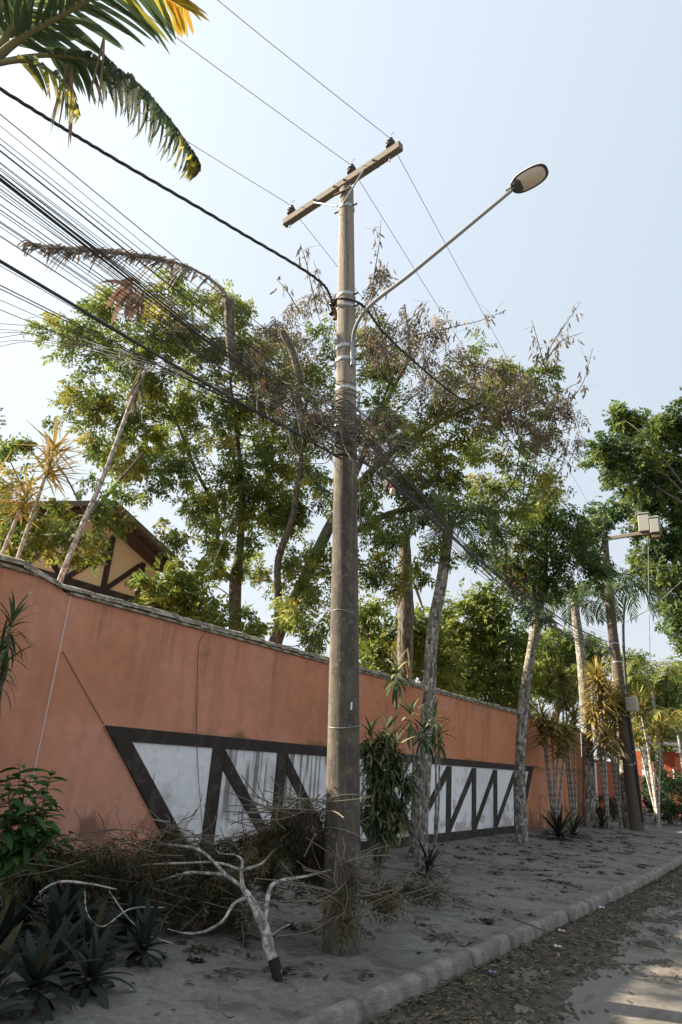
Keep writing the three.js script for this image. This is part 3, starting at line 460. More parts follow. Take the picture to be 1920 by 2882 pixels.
  line('wire_loop', [[-7.275, 2.93, -7.19], [-7.25, 2.95, -7.28], [-7.25, 3.0, -7.42], [-7.25, 2.95, -7.44], [-7.25, 2.91, -7.3]], 0.004, 'small pale curl of wire high on the orange wall', undefined, M.alu);
  // the dark bundle with red and white cloth that hangs in the cables right of the pole
  const b = thing('caught_bundle', 'black bundle with red and white cloth caught in the cables right of the pole', 'bundle', [-4.42, 5.2, -7.6]);
  const lump = (rad, sx, sy, sz, x, y, z, seed) => { const s = new THREE.IcosahedronGeometry(rad, 4), p = s.attributes.position; for (let i = 0; i < p.count; i++) { const k = 0.8 + 0.45 * fbm(p.getX(i) * 14 + seed, p.getY(i) * 14 + p.getZ(i) * 9 + 5, 0, 0, 3); p.setXYZ(i, p.getX(i) * k * sx + x, p.getY(i) * k * sy + y, p.getZ(i) * k * sz + z); } s.computeVertexNormals(); return s; };
  b.scale.setScalar(0.8); part(b, 'bag', lump(0.13, 0.95, 0.95, 0.95, 0, 0.1, 0, 3), M.cable);
  part(b, 'red_cloth', lump(0.06, 0.9, 1.3, 0.8, 0.07, 0.0, 0.07, 9), std([0.16, 0.025, 0.035], 0.8));
  part(b, 'white_cloth', lump(0.06, 0.9, 1.15, 0.8, 0.1, -0.09, 0.08, 17), std([0.5, 0.45, 0.36], 0.8));
}

// ---------------------------------------------------------------- houses behind the wall
{
  const h = thing('timbered_house', 'cream gabled house with dark timber framing behind the orange wall', 'house', [0, 0, 0]);
  const X = -14;
  part(h, 'gable_wall', board([[-6.2, 0], [-12.0, 0], [-12.0, 5.95], [-9.75, 6.85], [-6.2, 5.6]], X - 0.2, 0.2, 0.004), M.cream);
  part(h, 'side_wall', (() => { const g = new THREE.BoxGeometry(6, 5.9, 0.2); g.translate(X - 3.2, 2.95, -11.9); return g; })(), M.cream);
  const B = (name, z0, y0, z1, y1, t = 0.09) => { const dx = z1 - z0, dy = y1 - y0, l = Math.hypot(dx, dy), nx = -dy / l * t, ny = dx / l * t; return part(h, name, board([[z0 + nx, y0 + ny], [z1 + nx, y1 + ny], [z1 - nx, y1 - ny], [z0 - nx, y0 - ny]], X, 0.05, 0.008), M.beam); };
  B('beam', -6.3, 5.1, -11.95, 5.06, 0.1);
  for (const [z, y] of [[-10.33, 6.5], [-11.4, 6.1], [-9.2, 6.6], [-8.05, 6.15], [-7.0, 5.8]]) B('post', z, 5.16, z, y, 0.075);
  B('diagonal_brace', -10.42, 5.18, -11.3, 6.0, 0.06); B('diagonal_brace', -9.3, 5.18, -10.25, 6.05, 0.06); B('diagonal_brace', -9.1, 5.18, -8.15, 6.0, 0.06);
  B('post', -10.33, 4.98, -10.33, 2.8, 0.075); B('post', -9.2, 4.98, -9.2, 2.8, 0.075);
  const slope = (z0, y0, z1, y1, name) => { const r = part(h, name, (() => { const dz = z1 - z0, dy = y1 - y0, l = Math.hypot(dz, dy), g = new THREE.BoxGeometry(7.2, 0.12, l); g.rotateX(Math.atan2(-dy, dz)); g.translate(X - 2.95, (y0 + y1) / 2, (z0 + z1) / 2); return g; })(), M.roofEdge);
    const n = 9; for (let k = 0; k < n; k++) { const t = (k + 0.5) / n, c = new THREE.BoxGeometry(0.06, 0.12, 0.12); c.translate(X + 0.5, lerp(y0, y1, t) - 0.11, lerp(z0, z1, t)); part(r, 'rafter_end', c, M.soffit); }
    return r; };
  slope(-9.72, 7.12, -12.25, 6.18, 'roof_slope'); slope(-9.78, 7.12, -5.6, 5.56, 'roof_slope');
  part(h, 'soffit_board', merge([board([[-9.75, 7.0], [-12.1, 6.13], [-12.0, 6.0], [-9.75, 6.84]], X + 0.012, 0.4, 0.004), board([[-9.75, 7.0], [-9.75, 6.84], [-6.0, 5.44], [-5.9, 5.6]], X + 0.012, 0.4, 0.004)]), M.soffit);
  const p = thing('pink_house', 'pale pink house corner with clay roof glimpsed behind the tree trunks', 'house', [0, 0, 0]);
  const q = V([-22.00,6.52,-27.35]), bx = new THREE.BoxGeometry(4, 5.2, 9); bx.translate(-24, 2.6, q.z - 2); part(p, 'wall', bx, M.pink);
  const rf = new THREE.BoxGeometry(3.2, 0.15, 9.8); rf.rotateZ(0.42); rf.translate(-22.8, 5.35, q.z - 2); part(p, 'roof', rf, M.roofTile);
  const rf2 = new THREE.BoxGeometry(3.2, 0.15, 9.8); rf2.rotateZ(-0.42); rf2.translate(-25.5, 5.35, q.z - 2); part(p, 'roof', rf2, M.roofTile);
}
{
  const g = thing('gate_house', 'low orange gatehouse with white posts at the far end of the path', 'gatehouse', [0, 0, 0]);
  const B = (n, w, h, d, x, y, z, m, bv = 0.02) => part(g, n, box(w, h, d, x, y, z, bv), m);
  B('back_wall', 4.2, 3.3, 0.2, -6.6, 1.65, -44, M.redwall); B('side_wall', 1.7, 3.0, 0.2, -5.3, 1.5, -42.2, M.orange);
  B('roof_slab', 2.8, 0.18, 3, -7.1, 3.72, -42.6, M.roofTile); B('fascia', 2.9, 0.16, 0.06, -7.1, 3.6, -41.05, M.white); B('fascia', 1.7, 0.12, 0.06, -5.2, 3.38, -41.1, M.white);
  for (const x of [-7.5, -6.85]) { const p = B('post', 0.28, 3.5, 0.28, x, 1.75, -41.3, M.white); part(p, 'base', box(0.4, 0.3, 0.4, x, 0.15, -41.3, 0.02), M.white); }
  const w = B('window', 0.7, 1.0, 0.08, -6.2, 2.0, -43.88, M.white); part(w, 'pane', box(0.56, 0.86, 0.02, -6.2, 2.0, -43.82, 0.004), std([0.05, 0.06, 0.07], 0.1));
  const w2 = thing('boundary_wall', 'red lower wall set back beyond the end of the orange wall', 'wall', [0, 0, 0]);
  part(w2, 'wall_body', board([[-28.05, -0.2], [-41, -0.2], [-41, 2.4], [-28.05, 2.4]], -8.75, 0.2, 0.005), M.redwall);
  part(w2, 'cap', board([[-28.05, 2.403], [-41, 2.403], [-41, 2.48], [-28.05, 2.48]], -8.8, 0.3, 0.01), M.tile);
  for (const z of [-30, -34.5]) part(w2, 'white_post', board([[z, 0], [z - 0.25, 0], [z - 0.25, 2.3], [z, 2.3]], -8.54, 0.1, 0.01), M.white);
}

// ---------------------------------------------------------------- foliage
const GREEN = [[0.2, 0.255, 0.055], [0.15, 0.205, 0.05], [0.25, 0.295, 0.06], [0.12, 0.17, 0.05], [0.32, 0.31, 0.06]];
const LIME = [[0.19, 0.25, 0.045], [0.15, 0.21, 0.042], [0.24, 0.26, 0.05], [0.115, 0.17, 0.04]];
const DARK = [[0.06, 0.105, 0.034], [0.08, 0.13, 0.036], [0.105, 0.16, 0.04], [0.046, 0.085, 0.032]];
const DRY = [[0.2, 0.155, 0.105], [0.15, 0.12, 0.088], [0.25, 0.19, 0.12], [0.12, 0.1, 0.076], [0.17, 0.155, 0.075]];
const GOLD = [[0.44, 0.33, 0.08], [0.36, 0.26, 0.075], [0.31, 0.28, 0.07], [0.48, 0.36, 0.13], [0.24, 0.23, 0.06]];
const foliage = leafMat([1, 1, 1], 0.5, { vertexColors: true });
const dryLeaf = leafMat([1, 1, 1], 0.32, { vertexColors: true });
const goldLeaf = leafMat([1, 1, 1], 0.35, { vertexColors: true });
function tree(name, label, o) {
  const r = rng(o.seed), g = thing(name, label, 'tree', o.base ?? [0, 0, 0], o.group), b = o.base ?? [0, 0, 0], loc = (p) => [p[0] - b[0], p[1] - b[1], p[2] - b[2]];
  o.trunks.forEach(([pts, radii]) => part(g, 'trunk', tube(pts.map(loc), radii, 12, pts.length * 5, true, (s, a) => 1 + 0.16 * (fbm(s * 2.2 + 8, Math.cos(a) * 1.5 + Math.sin(a) + 4, 0, 0, 3) - 0.5)), o.bark ?? M.bark));
  const joints = o.trunks.flatMap(([pts, radii]) => pts.slice(1).map((p, i) => [V(p), radii[Math.min(radii.length - 1, i + 1)]]));
  const twigs = [], twigGeo = [];
  for (const set of o.crowns) {
    const L = new Leaves(), tw = []; crown(L, set.clumps, r, { ...set, twig: tw });
    for (let i = 0; i < L.p.length; i += 3) { L.p[i] -= b[0]; L.p[i + 1] -= b[1]; L.p[i + 2] -= b[2]; }
    part(g, 'crown', L.geo(), set.mat ?? foliage);
    // limbs out to the clumps
    for (const c of set.clumps) {
      if (r() > (set.limbs ?? 0.6)) continue;
      const e = V(c[0], c[1], c[2]); let best = joints[0], bd = 1e9; for (const j of joints) { const d = j[0].distanceTo(e) + Math.max(0, j[0].y - e.y) * 0.8; if (d < bd) { bd = d; best = j; } }
      const m = best[0].clone().lerp(e, 0.5).addScaledVector(randDir(r), 0.16 * bd); m.y += 0.05 * bd;
      const r0 = Math.min(best[1] * 0.55, 0.007 + 0.0075 * bd);
      twigGeo.push(tube([best[0].toArray(), m.toArray(), e.toArray()].map(loc), [r0, r0 * 0.6, 0.005], 6, 8)); 
    }
    for (const [a, c] of tw) if (r() < (set.twigs ?? 0.12)) twigs.push([a, c]);
  }
  if (twigGeo.length) part(g, 'limbs', merge(twigGeo), o.bark ?? M.bark);
  if (twigs.length) part(g, 'twigs', merge(twigs.map(([a, c]) => tube([a.toArray(), c.toArray()].map(loc), [0.006, 0.003], 3, 2, false))), o.bark ?? M.bark).userData.kind = 'stuff';
  return g;
}
tree('feathery_tree', 'large feathery green tree with dark forked trunk behind the wall, left of the pole', {
  seed: 101, base: [-12.25,1.30,-13.94], trunks: [
    [[[-12.25,1.30,-13.94],[-11.80,4.45,-12.86],[-11.69,5.22,-12.58],[-11.58,5.84,-12.39],[-11.41,6.47,-12.23],[-11.17,7.92,-11.75],[-11.09,9.15,-11.26],[-11.06,10.38,-10.74]], [0.21, 0.17, 0.155, 0.16, 0.1, 0.075, 0.05, 0.03]],
    [[[-11.62,5.69,-12.43],[-11.87,5.92,-12.15],[-11.90,6.33,-11.95],[-11.79,7.25,-11.62],[-12.09,8.25,-10.98],[-12.37,9.45,-10.25],[-12.86,10.53,-9.44]], [0.11, 0.085, 0.07, 0.055, 0.045, 0.035, 0.02]]],
  crowns: [{ clumps: [[-14.18,11.27,-7.66,0.54],[-13.16,11.48,-7.73,0.58],[-13.27,12.38,-8.81,0.73],[-11.25,11.70,-8.70,0.67],[-11.28,12.46,-9.78,0.61],[-10.51,11.99,-9.99,0.49],[-13.39,10.59,-7.68,0.47],[-13.52,11.10,-8.76,0.83],[-11.76,10.65,-8.71,0.82],[-11.56,11.16,-9.85,0.87],[-13.37,9.36,-8.27,0.57],[-12.76,9.49,-8.70,0.78],[-12.60,10.05,-9.60,0.87],[-12.35,10.60,-10.77,0.92],[-13.77,8.87,-8.38,0.47],[-13.38,8.83,-8.97,0.69],[-13.37,9.32,-10.02,0.90],[-12.98,9.74,-11.09,0.94],[-11.37,9.73,-11.05,0.89],[-10.26,10.30,-11.00,0.76],[-11.06,9.93,-12.41,0.94],[-8.96,9.46,-11.19,0.67],[-14.93,8.61,-9.97,0.64],[-13.13,8.14,-9.65,0.59],[-12.09,7.97,-10.00,0.79],[-11.15,8.11,-10.49,0.83],[-10.57,8.37,-11.37,0.86],[-10.35,9.16,-12.75,0.92],[-8.97,8.95,-11.82,0.63],[-12.51,7.58,-11.23,0.61],[-11.96,7.68,-11.75,0.84],[-10.70,7.53,-11.85,0.81],[-10.11,7.95,-12.62,0.72],[-11.94,6.36,-10.55,0.41],[-11.30,6.31,-11.00,0.62],[-10.81,6.67,-11.64,0.58],[-10.60,7.20,-13.02,0.51],[-12.37,5.93,-11.58,0.35],[-10.60,10.76,-10.32,0.75],[-10.73,11.76,-10.62,0.45],[-9.86,10.61,-11.32,0.55],[-9.97,11.29,-10.47,0.48],[-10.37,11.47,-11.65,0.52],[-10.78,11.09,-11.24,0.57],[-10.10,7.85,-11.73,0.58],[-10.59,7.42,-12.60,0.56],[-11.82,5.94,-12.26,0.38],[-11.78,6.42,-13.16,0.46],[-11.23,5.93,-13.30,0.36],[-11.81,5.62,-11.67,0.34],[-13.33,5.61,-12.77,0.33],[-12.47,7.33,-9.94,0.42],[-11.94,11.40,-9.43,0.65],[-13.59,10.94,-9.55,0.68],[-10.75,7.70,-11.06,0.63]], tufts: 9, sprays: 16, pairs: 4, len: 0.125, w: 0.05, cols: GREEN, hang: 0.5, size: 0.26, spread: 0.32, limbs: 0.7 }] });
tree('spreading_tree', 'spreading tree with leaning forked trunks left of the pole, half its leaves brown', {
  seed: 202, base: [-10.61,2.52,-12.97], trunks: [
    [[[-10.61,2.52,-12.97],[-10.23,4.07,-12.55],[-9.81,4.87,-12.48],[-9.27,5.86,-12.42],[-8.71,6.86,-12.36],[-8.03,7.77,-12.43],[-7.33,8.49,-12.59],[-6.39,9.19,-12.93],[-5.38,9.74,-13.38],[-4.40,10.06,-13.91]], [0.2, 0.165, 0.14, 0.14, 0.125, 0.1, 0.075, 0.05, 0.035, 0.015]],
    [[[-10.14,4.18,-12.56],[-10.02,5.04,-12.26],[-9.90,5.90,-11.96],[-9.49,6.89,-11.81],[-9.19,7.96,-11.55],[-8.94,9.12,-11.21],[-8.60,10.28,-10.92]], [0.11, 0.09, 0.085, 0.075, 0.055, 0.04, 0.02]],
    [[[-8.44,7.26,-12.37],[-7.72,8.74,-12.21],[-7.09,9.94,-12.12],[-6.69,10.63,-12.08],[-6.61,11.78,-11.63]], [0.08, 0.065, 0.055, 0.04, 0.015]],
    [[[-8.45,6.59,-12.66],[-7.52,7.15,-13.05],[-6.56,7.37,-13.61],[-5.63,7.35,-14.26],[-4.95,7.36,-14.72]], [0.08, 0.07, 0.06, 0.05, 0.03]]],
  crowns: [
    { clumps: [[-9.06,5.47,-12.17,0.60],[-8.48,4.59,-11.10,0.54],[-9.34,4.75,-13.04,0.57],[-9.68,4.31,-13.40,0.47],[-7.22,11.05,-11.32,0.66],[-7.70,10.73,-12.38,0.75],[-6.70,9.06,-11.49,0.58],[-6.87,8.92,-13.00,0.68],[-7.34,8.07,-12.64,0.66],[-6.67,7.91,-13.11,0.76],[-5.79,8.18,-13.09,0.74],[-5.76,8.35,-14.61,0.69],[-5.28,8.94,-15.12,0.60],[-4.31,8.88,-13.86,0.55],[-4.61,10.11,-13.90,0.67],[-4.39,9.41,-11.87,0.59],[-5.66,10.29,-13.26,0.62],[-4.08,10.41,-14.06,0.46],[-5.72,11.37,-13.95,0.39],[-4.72,8.11,-15.36,0.53],[-4.83,7.13,-13.50,0.53],[-7.33,6.87,-12.32,0.63],[-7.08,7.14,-13.53,0.57],[-5.48,6.57,-12.21,0.50],[-7.68,5.83,-12.85,0.45],[-6.62,5.45,-12.53,0.42],[-6.86,5.89,-11.96,0.51],[-5.88,5.74,-12.46,0.41],[-8.34,11.65,-11.09,0.53],[-7.58,9.52,-9.91,0.55],[-5.85,9.01,-11.82,0.57],[-5.43,8.93,-12.73,0.59],[-10.01,6.25,-12.75,0.48],[-7.97,5.85,-11.07,0.41],[-8.72,5.27,-12.33,0.45],[-6.43,8.08,-13.08,0.61],[-5.77,9.31,-14.36,0.65],[-7.37,7.99,-13.58,0.64],[-8.54,7.16,-13.33,0.54],[-7.15,8.52,-11.27,0.52],[-8.20,7.38,-11.62,0.49]], tufts: 9, sprays: 16, pairs: 4, len: 0.12, w: 0.048, cols: GREEN, hang: 0.5, size: 0.26, spread: 0.31, limbs: 0.6 },
    { clumps: [[-6.88,9.94,-8.46,0.33],[-8.04,10.20,-9.18,0.41],[-8.55,9.84,-9.22,0.42],[-6.83,8.86,-8.33,0.40],[-5.53,10.17,-8.72,0.24],[-5.89,9.67,-8.87,0.37],[-5.50,9.55,-9.19,0.45],[-5.35,9.80,-9.96,0.43],[-5.05,9.75,-10.52,0.39],[-5.30,8.85,-9.73,0.53],[-4.55,8.33,-9.68,0.51],[-4.46,8.68,-10.87,0.55],[-3.88,8.50,-11.19,0.54],[-3.53,8.63,-11.98,0.48],[-3.42,8.88,-13.15,0.42],[-4.05,8.25,-12.18,0.49],[-3.45,7.93,-12.19,0.39],[-4.48,8.37,-11.60,0.48],[-3.26,8.06,-12.76,0.25],[-5.52,8.75,-8.98,0.47],[-6.93,10.14,-10.01,0.28],[-5.62,9.07,-11.02,0.54],[-5.18,8.89,-11.69,0.46]], mat: dryLeaf, tufts: 11, sprays: 8, pairs: 4, len: 0.12, w: 0.03, cols: DRY, hang: 1.1, size: 0.3, spread: 0.26, limbs: 0.8, twigs: 0.6 }] });
{ // bare dead twigs with hanging withered leaflets, reaching out of the spreading tree
  const r = rng(222), g = scene.children[scene.children.length - 1], o = g.position, tw = [], L = new Leaves();
  for (const pts of [[[-5.92,9.18,-9.64],[-5.32,9.46,-9.92],[-4.74,9.65,-10.24],[-4.22,9.83,-10.52],[-3.81,10.04,-10.71]], [[-3.43,8.99,-11.43],[-3.15,9.49,-11.40],[-2.89,9.86,-11.42],[-2.59,10.28,-11.44]], [[-3.30,9.16,-11.44],[-3.01,9.54,-11.48],[-2.63,9.73,-11.66]], [[-3.35,9.08,-11.45],[-3.38,9.47,-11.26],[-3.43,9.89,-11.03]], [[-3.50,8.02,-11.55],[-3.05,8.29,-11.74],[-2.72,8.70,-11.79],[-2.47,9.34,-11.67]], [[-3.82,7.69,-11.48],[-3.19,7.82,-11.86],[-2.75,7.97,-12.09]], [[-3.91,8.07,-11.25],[-3.16,8.48,-11.58],[-2.79,8.70,-11.74]], [[-3.90,7.60,-11.46],[-3.39,7.34,-11.93],[-3.01,7.14,-12.28]], [[-5.74,9.65,-8.78],[-5.58,10.19,-8.65],[-5.45,10.65,-8.54],[-5.36,11.06,-8.41]], [[-5.66,9.73,-8.80],[-5.45,10.05,-8.80],[-5.36,10.35,-8.73]], [[-6.58,9.36,-8.33],[-6.61,9.88,-8.08],[-6.64,10.32,-7.86],[-6.68,10.54,-7.74]], [[-6.85,9.33,-8.16],[-7.00,9.70,-7.89],[-7.14,9.91,-7.71]], [[-6.38,9.37,-8.46],[-6.45,9.82,-8.22],[-6.51,10.26,-7.98]], [[-5.65,9.39,-9.47],[-5.19,9.73,-9.64],[-4.98,9.98,-9.67]], [[-4.62,8.86,-10.41],[-4.08,8.82,-10.80],[-3.48,8.64,-11.29],[-2.99,8.22,-11.81]], [[-5.11,8.35,-10.30],[-4.37,8.18,-10.88],[-3.60,7.82,-11.57],[-3.10,7.44,-12.08]]]) {
    const p = pts.map((q) => [q[0] - o.x, q[1] - o.y, q[2] - o.z]), c = new THREE.CatmullRomCurve3(p.map((q) => V(q))), n = Math.round(c.getLength() / 0.05);
    tw.push(tube(p, [0.013, 0.009, 0.004], 5, 20, false));
    for (let k = 0; k < n; k++) {
      if (r() < 0.3) continue;
      const t = 0.12 + 0.83 * k / n, a = c.getPoint(t), d = V(0, -1, 0).addScaledVector(randDir(r), 0.55).normalize(), col = vary(r, DRY, 0.5), m = 2 + Math.floor(4 * r()), e = a.clone().addScaledVector(randDir(r), 0.12);
      for (let j = 0; j < m; j++) L.leaf(e.clone().addScaledVector(d, 0.035 * j), d.clone().addScaledVector(randDir(r), 0.35).normalize(), randDir(r), 0.09 + 0.06 * r(), 0.032, col);
      if (r() < 0.25) tw.push(tube([a.toArray(), e.toArray(), e.clone().addScaledVector(randDir(r), 0.25).toArray()], [0.004, 0.003, 0.002], 3, 4, false));
    }
  }
  part(g, 'bare_twigs', merge(tw), M.bark).userData.kind = 'stuff'; part(g, 'withered_leaves', L.geo(), dryLeaf).userData.kind = 'stuff';
}
tree('bushy_tree', 'low bright green bushy tree above the wall coping, between house and forked trunk', { seed: 303, base: [-10.27,1.79,-10.30], trunks: [[[[-10.27,1.79,-10.30],[-10.08,3.41,-9.72],[-10.00,4.22,-9.41]], [0.1, 0.08, 0.05]]],
  crowns: [{ clumps: [[-10.43,4.38,-8.86,0.36],[-9.68,4.47,-8.71,0.41],[-9.46,4.18,-9.00,0.41],[-8.95,3.98,-8.98,0.34],[-10.10,4.12,-8.95,0.38],[-9.78,4.42,-8.15,0.20],[-8.82,3.76,-9.11,0.26],[-9.35,4.66,-8.57,0.24],[-8.45,3.89,-9.45,0.24],[-8.43,3.87,-9.75,0.21]], tufts: 22, sprays: 14, pairs: 3, len: 0.12, w: 0.055, cols: LIME, hang: 0.4, size: 0.2, spread: 0.35 }] });
tree('overhanging_tree', 'yellowish green leafy branches spilling in front of the cream house gable', { seed: 404, base: [-11.73,2.20,-6.53], trunks: [[[[-11.73,2.20,-6.53],[-11.41,3.59,-6.14],[-10.97,4.11,-6.21],[-10.35,4.64,-6.40],[-9.73,5.17,-6.60],[-9.22,5.75,-6.69],[-8.78,6.27,-6.76]], [0.12, 0.1, 0.07, 0.05, 0.04, 0.03, 0.015]]],
  crowns: [{ clumps: [[-10.22,4.40,-5.66,0.31],[-9.87,4.57,-5.74,0.31],[-9.72,4.62,-6.09,0.29],[-9.34,4.79,-6.18,0.29],[-9.27,5.13,-6.56,0.27],[-8.65,5.35,-6.27,0.22],[-10.40,5.31,-6.62,0.27],[-9.86,4.59,-6.84,0.21],[-9.82,4.90,-5.89,0.24],[-10.36,4.91,-5.70,0.28],[-9.01,4.94,-6.79,0.16],[-9.82,4.38,-6.51,0.17],[-9.04,4.66,-6.48,0.18],[-11.05,5.84,-5.90,0.27],[-11.32,6.48,-5.69,0.23],[-10.28,6.28,-5.54,0.15]], tufts: 18, sprays: 13, pairs: 3, len: 0.11, w: 0.048, cols: LIME, hang: 0.4, size: 0.2, spread: 0.32, limbs: 0.9 }] });
tree('dark_tree', 'dark tree edge cut off by the left side of the picture', { seed: 414, base: [-21.54,1.35,-11.15], trunks: [[[[-21.54,1.35,-11.15],[-20.43,6.19,-9.77],[-19.58,9.23,-9.02]], [0.2, 0.16, 0.08]]], crowns: [{ clumps: [[-18.87,10.35,-8.98,0.45],[-18.67,9.69,-8.90,0.38],[-18.88,10.50,-8.42,0.57],[-19.34,9.76,-8.74,0.64],[-11.43,5.04,-6.13,0.23]], tufts: 10, sprays: 12, len: 0.1, w: 0.05, cols: DARK, limbs: 0.5 }] });
const bg = [
  ['sunlit bright green tree behind the wall just right of the pole', [[-10.91,5.55,-17.91,0.57],[-10.26,4.53,-17.43,0.58],[-9.45,5.03,-17.49,0.70],[-10.55,4.50,-18.88,0.61],[-10.68,6.07,-17.22,0.50],[-9.06,5.46,-17.82,0.57],[-9.33,4.60,-18.83,0.66],[-8.77,3.91,-18.45,0.48]], LIME, 505, [-10.65,2.29,-18.85]],
  ['sunlit green tree behind the wall between the two lichened palm trunks', [[-9.39,5.39,-20.35,0.73],[-9.22,4.89,-21.73,0.85],[-9.17,6.34,-20.86,0.75],[-8.28,5.81,-21.32,0.74],[-8.64,3.95,-20.89,0.62],[-7.98,4.67,-21.26,0.72],[-9.28,4.12,-20.15,0.58],[-8.32,6.77,-21.04,0.61],[-8.10,3.80,-21.95,0.54],[-7.65,5.63,-22.02,0.55]], LIME, 515, [-9.27,2.00,-21.87]],
  ['dull green tree behind the yellow plants, right of the second palm trunk', [[-12.77,6.74,-37.36,1.08],[-13.09,5.12,-37.45,0.95],[-12.06,8.19,-39.08,1.12],[-11.49,9.04,-39.77,1.01],[-10.87,8.08,-40.10,1.13],[-12.32,6.32,-39.71,1.12],[-11.08,6.43,-40.56,1.12],[-9.71,8.34,-40.35,0.99],[-9.88,6.93,-38.87,0.91]], LIME, 525, [-12.62,1.99,-40.23]],
  ['distant green tree right of the far leaning pole', [[-8.43,8.00,-43.10,1.03],[-7.61,7.04,-43.46,1.14],[-6.49,6.30,-43.29,1.11],[-8.18,5.93,-42.29,0.99],[-5.85,7.38,-44.22,1.01],[-7.40,5.15,-44.06,1.13],[-6.38,5.13,-46.46,1.04],[-9.23,4.48,-45.80,0.93],[-6.83,4.07,-45.66,0.77]], GREEN, 535, [-7.98,2.09,-45.95]]];
for (const [label, clumps, cols, seed, base] of bg) {
  const b = [base[0], 0, base[2]], c0 = clumps[Math.floor(clumps.length / 2)];
  tree('background_tree', label, { seed, base: b, trunks: [[[b, [lerp(b[0], c0[0], 0.4), c0[1] * 0.5, lerp(b[2], c0[2], 0.4)], [c0[0], c0[1], c0[2]]], [0.2, 0.15, 0.06]]], group: 'trees behind the wall', crowns: [{ clumps, tufts: 22, sprays: 14, pairs: 3, len: 0.17, w: 0.075, cols, hang: 0.35, size: 0.28, spread: 0.5, limbs: 0.4, twigs: 0.02 }] });
}
tree('broad_tree', 'dense dark green tree filling the right edge beside the distant pole', { seed: 606, base: [0.4, -0.12, -33], trunks: [[[[0.4, -0.12, -33], [0.2, 5, -32.6], [-0.8, 9, -32], [-2.4, 12.5, -31.5]], [0.42, 0.34, 0.26, 0.15]]],
  crowns: [{ clumps: [[-5.73,18.23,-31.09,0.46],[-5.39,17.85,-31.69,0.63],[-4.88,17.55,-32.04,0.80],[-3.77,16.85,-30.82,0.84],[-3.04,16.88,-30.76,0.88],[-2.34,17.22,-31.11,1.18],[-5.97,15.51,-29.25,0.63],[-5.05,15.24,-30.04,1.08],[-3.90,15.81,-32.20,1.18],[-6.95,15.94,-31.12,0.38],[-5.88,15.46,-31.83,0.73],[-4.51,14.45,-31.82,1.01],[-3.64,14.17,-33.22,1.23],[-5.50,14.29,-32.46,0.58],[-5.93,12.97,-29.98,0.50],[-6.90,13.34,-31.38,0.29],[-4.84,13.99,-33.47,0.88],[-3.96,12.38,-34.29,1.20],[-4.83,12.18,-33.66,0.87],[-4.40,10.54,-33.62,1.05],[-3.96,9.04,-33.42,0.67],[-2.68,15.37,-33.87,1.24],[-2.80,12.01,-33.51,1.39],[-2.85,10.57,-35.92,1.25],[-5.64,11.65,-34.19,0.55],[-5.06,12.54,-31.96,0.56],[-4.32,8.44,-34.30,0.60],[-4.86,9.65,-35.51,0.59],[-3.88,7.94,-36.09,0.82]], tufts: 15, sprays: 15, pairs: 3, len: 0.19, w: 0.09, cols: DARK.concat([[0.14, 0.2, 0.045], [0.18, 0.23, 0.05]]), hang: 0.3, size: 0.28, spread: 0.45, limbs: 0.5, twigs: 0.02 }] });
tree('climber_covered_palm', 'slim lichened palm trunk wrapped in hanging climber leaves, second from the pole', { seed: 707, bark: M.palm, base: [-6.38, 0, -18.4], trunks: [[[[-6.38, -0.1, -18.4], [-6.41, 1.38, -18.4], [-6.24, 3.57, -18.4], [-5.97, 4.96, -18.4], [-5.87, 5.43, -18.4], [-5.6, 7.14, -18.4], [-5.5, 9.2, -18.4]], [0.165, 0.145, 0.135, 0.13, 0.15, 0.12, 0.07]]],
  crowns: [{ clumps: [[-4.97,8.59,-16.54,0.48],[-5.45,8.00,-16.39,0.55],[-4.75,8.02,-16.90,0.48],[-6.15,7.58,-17.50,0.60],[-5.51,7.53,-17.78,0.66],[-4.60,7.39,-17.27,0.48],[-5.99,6.66,-17.87,0.54],[-5.61,6.70,-18.40,0.63],[-5.01,6.78,-18.19,0.47],[-4.25,8.17,-17.55,0.32],[-4.10,7.74,-18.20,0.45],[-4.27,6.73,-17.77,0.34],[-5.47,5.69,-17.19,0.36],[-6.41,7.03,-17.68,0.44],[-6.45,7.98,-16.66,0.43],[-6.78,7.24,-16.54,0.35],[-4.61,7.61,-18.60,0.44],[-4.10,7.09,-18.28,0.37],[-3.92,8.42,-18.60,0.24]], tufts: 15, sprays: 12, pairs: 4, len: 0.14, w: 0.05, cols: [...DARK, ...DARK, GREEN[0], GREEN[1], [0.24, 0.16, 0.035]], hang: 0.8, size: 0.3, spread: 0.42, limbs: 0.3 }] });

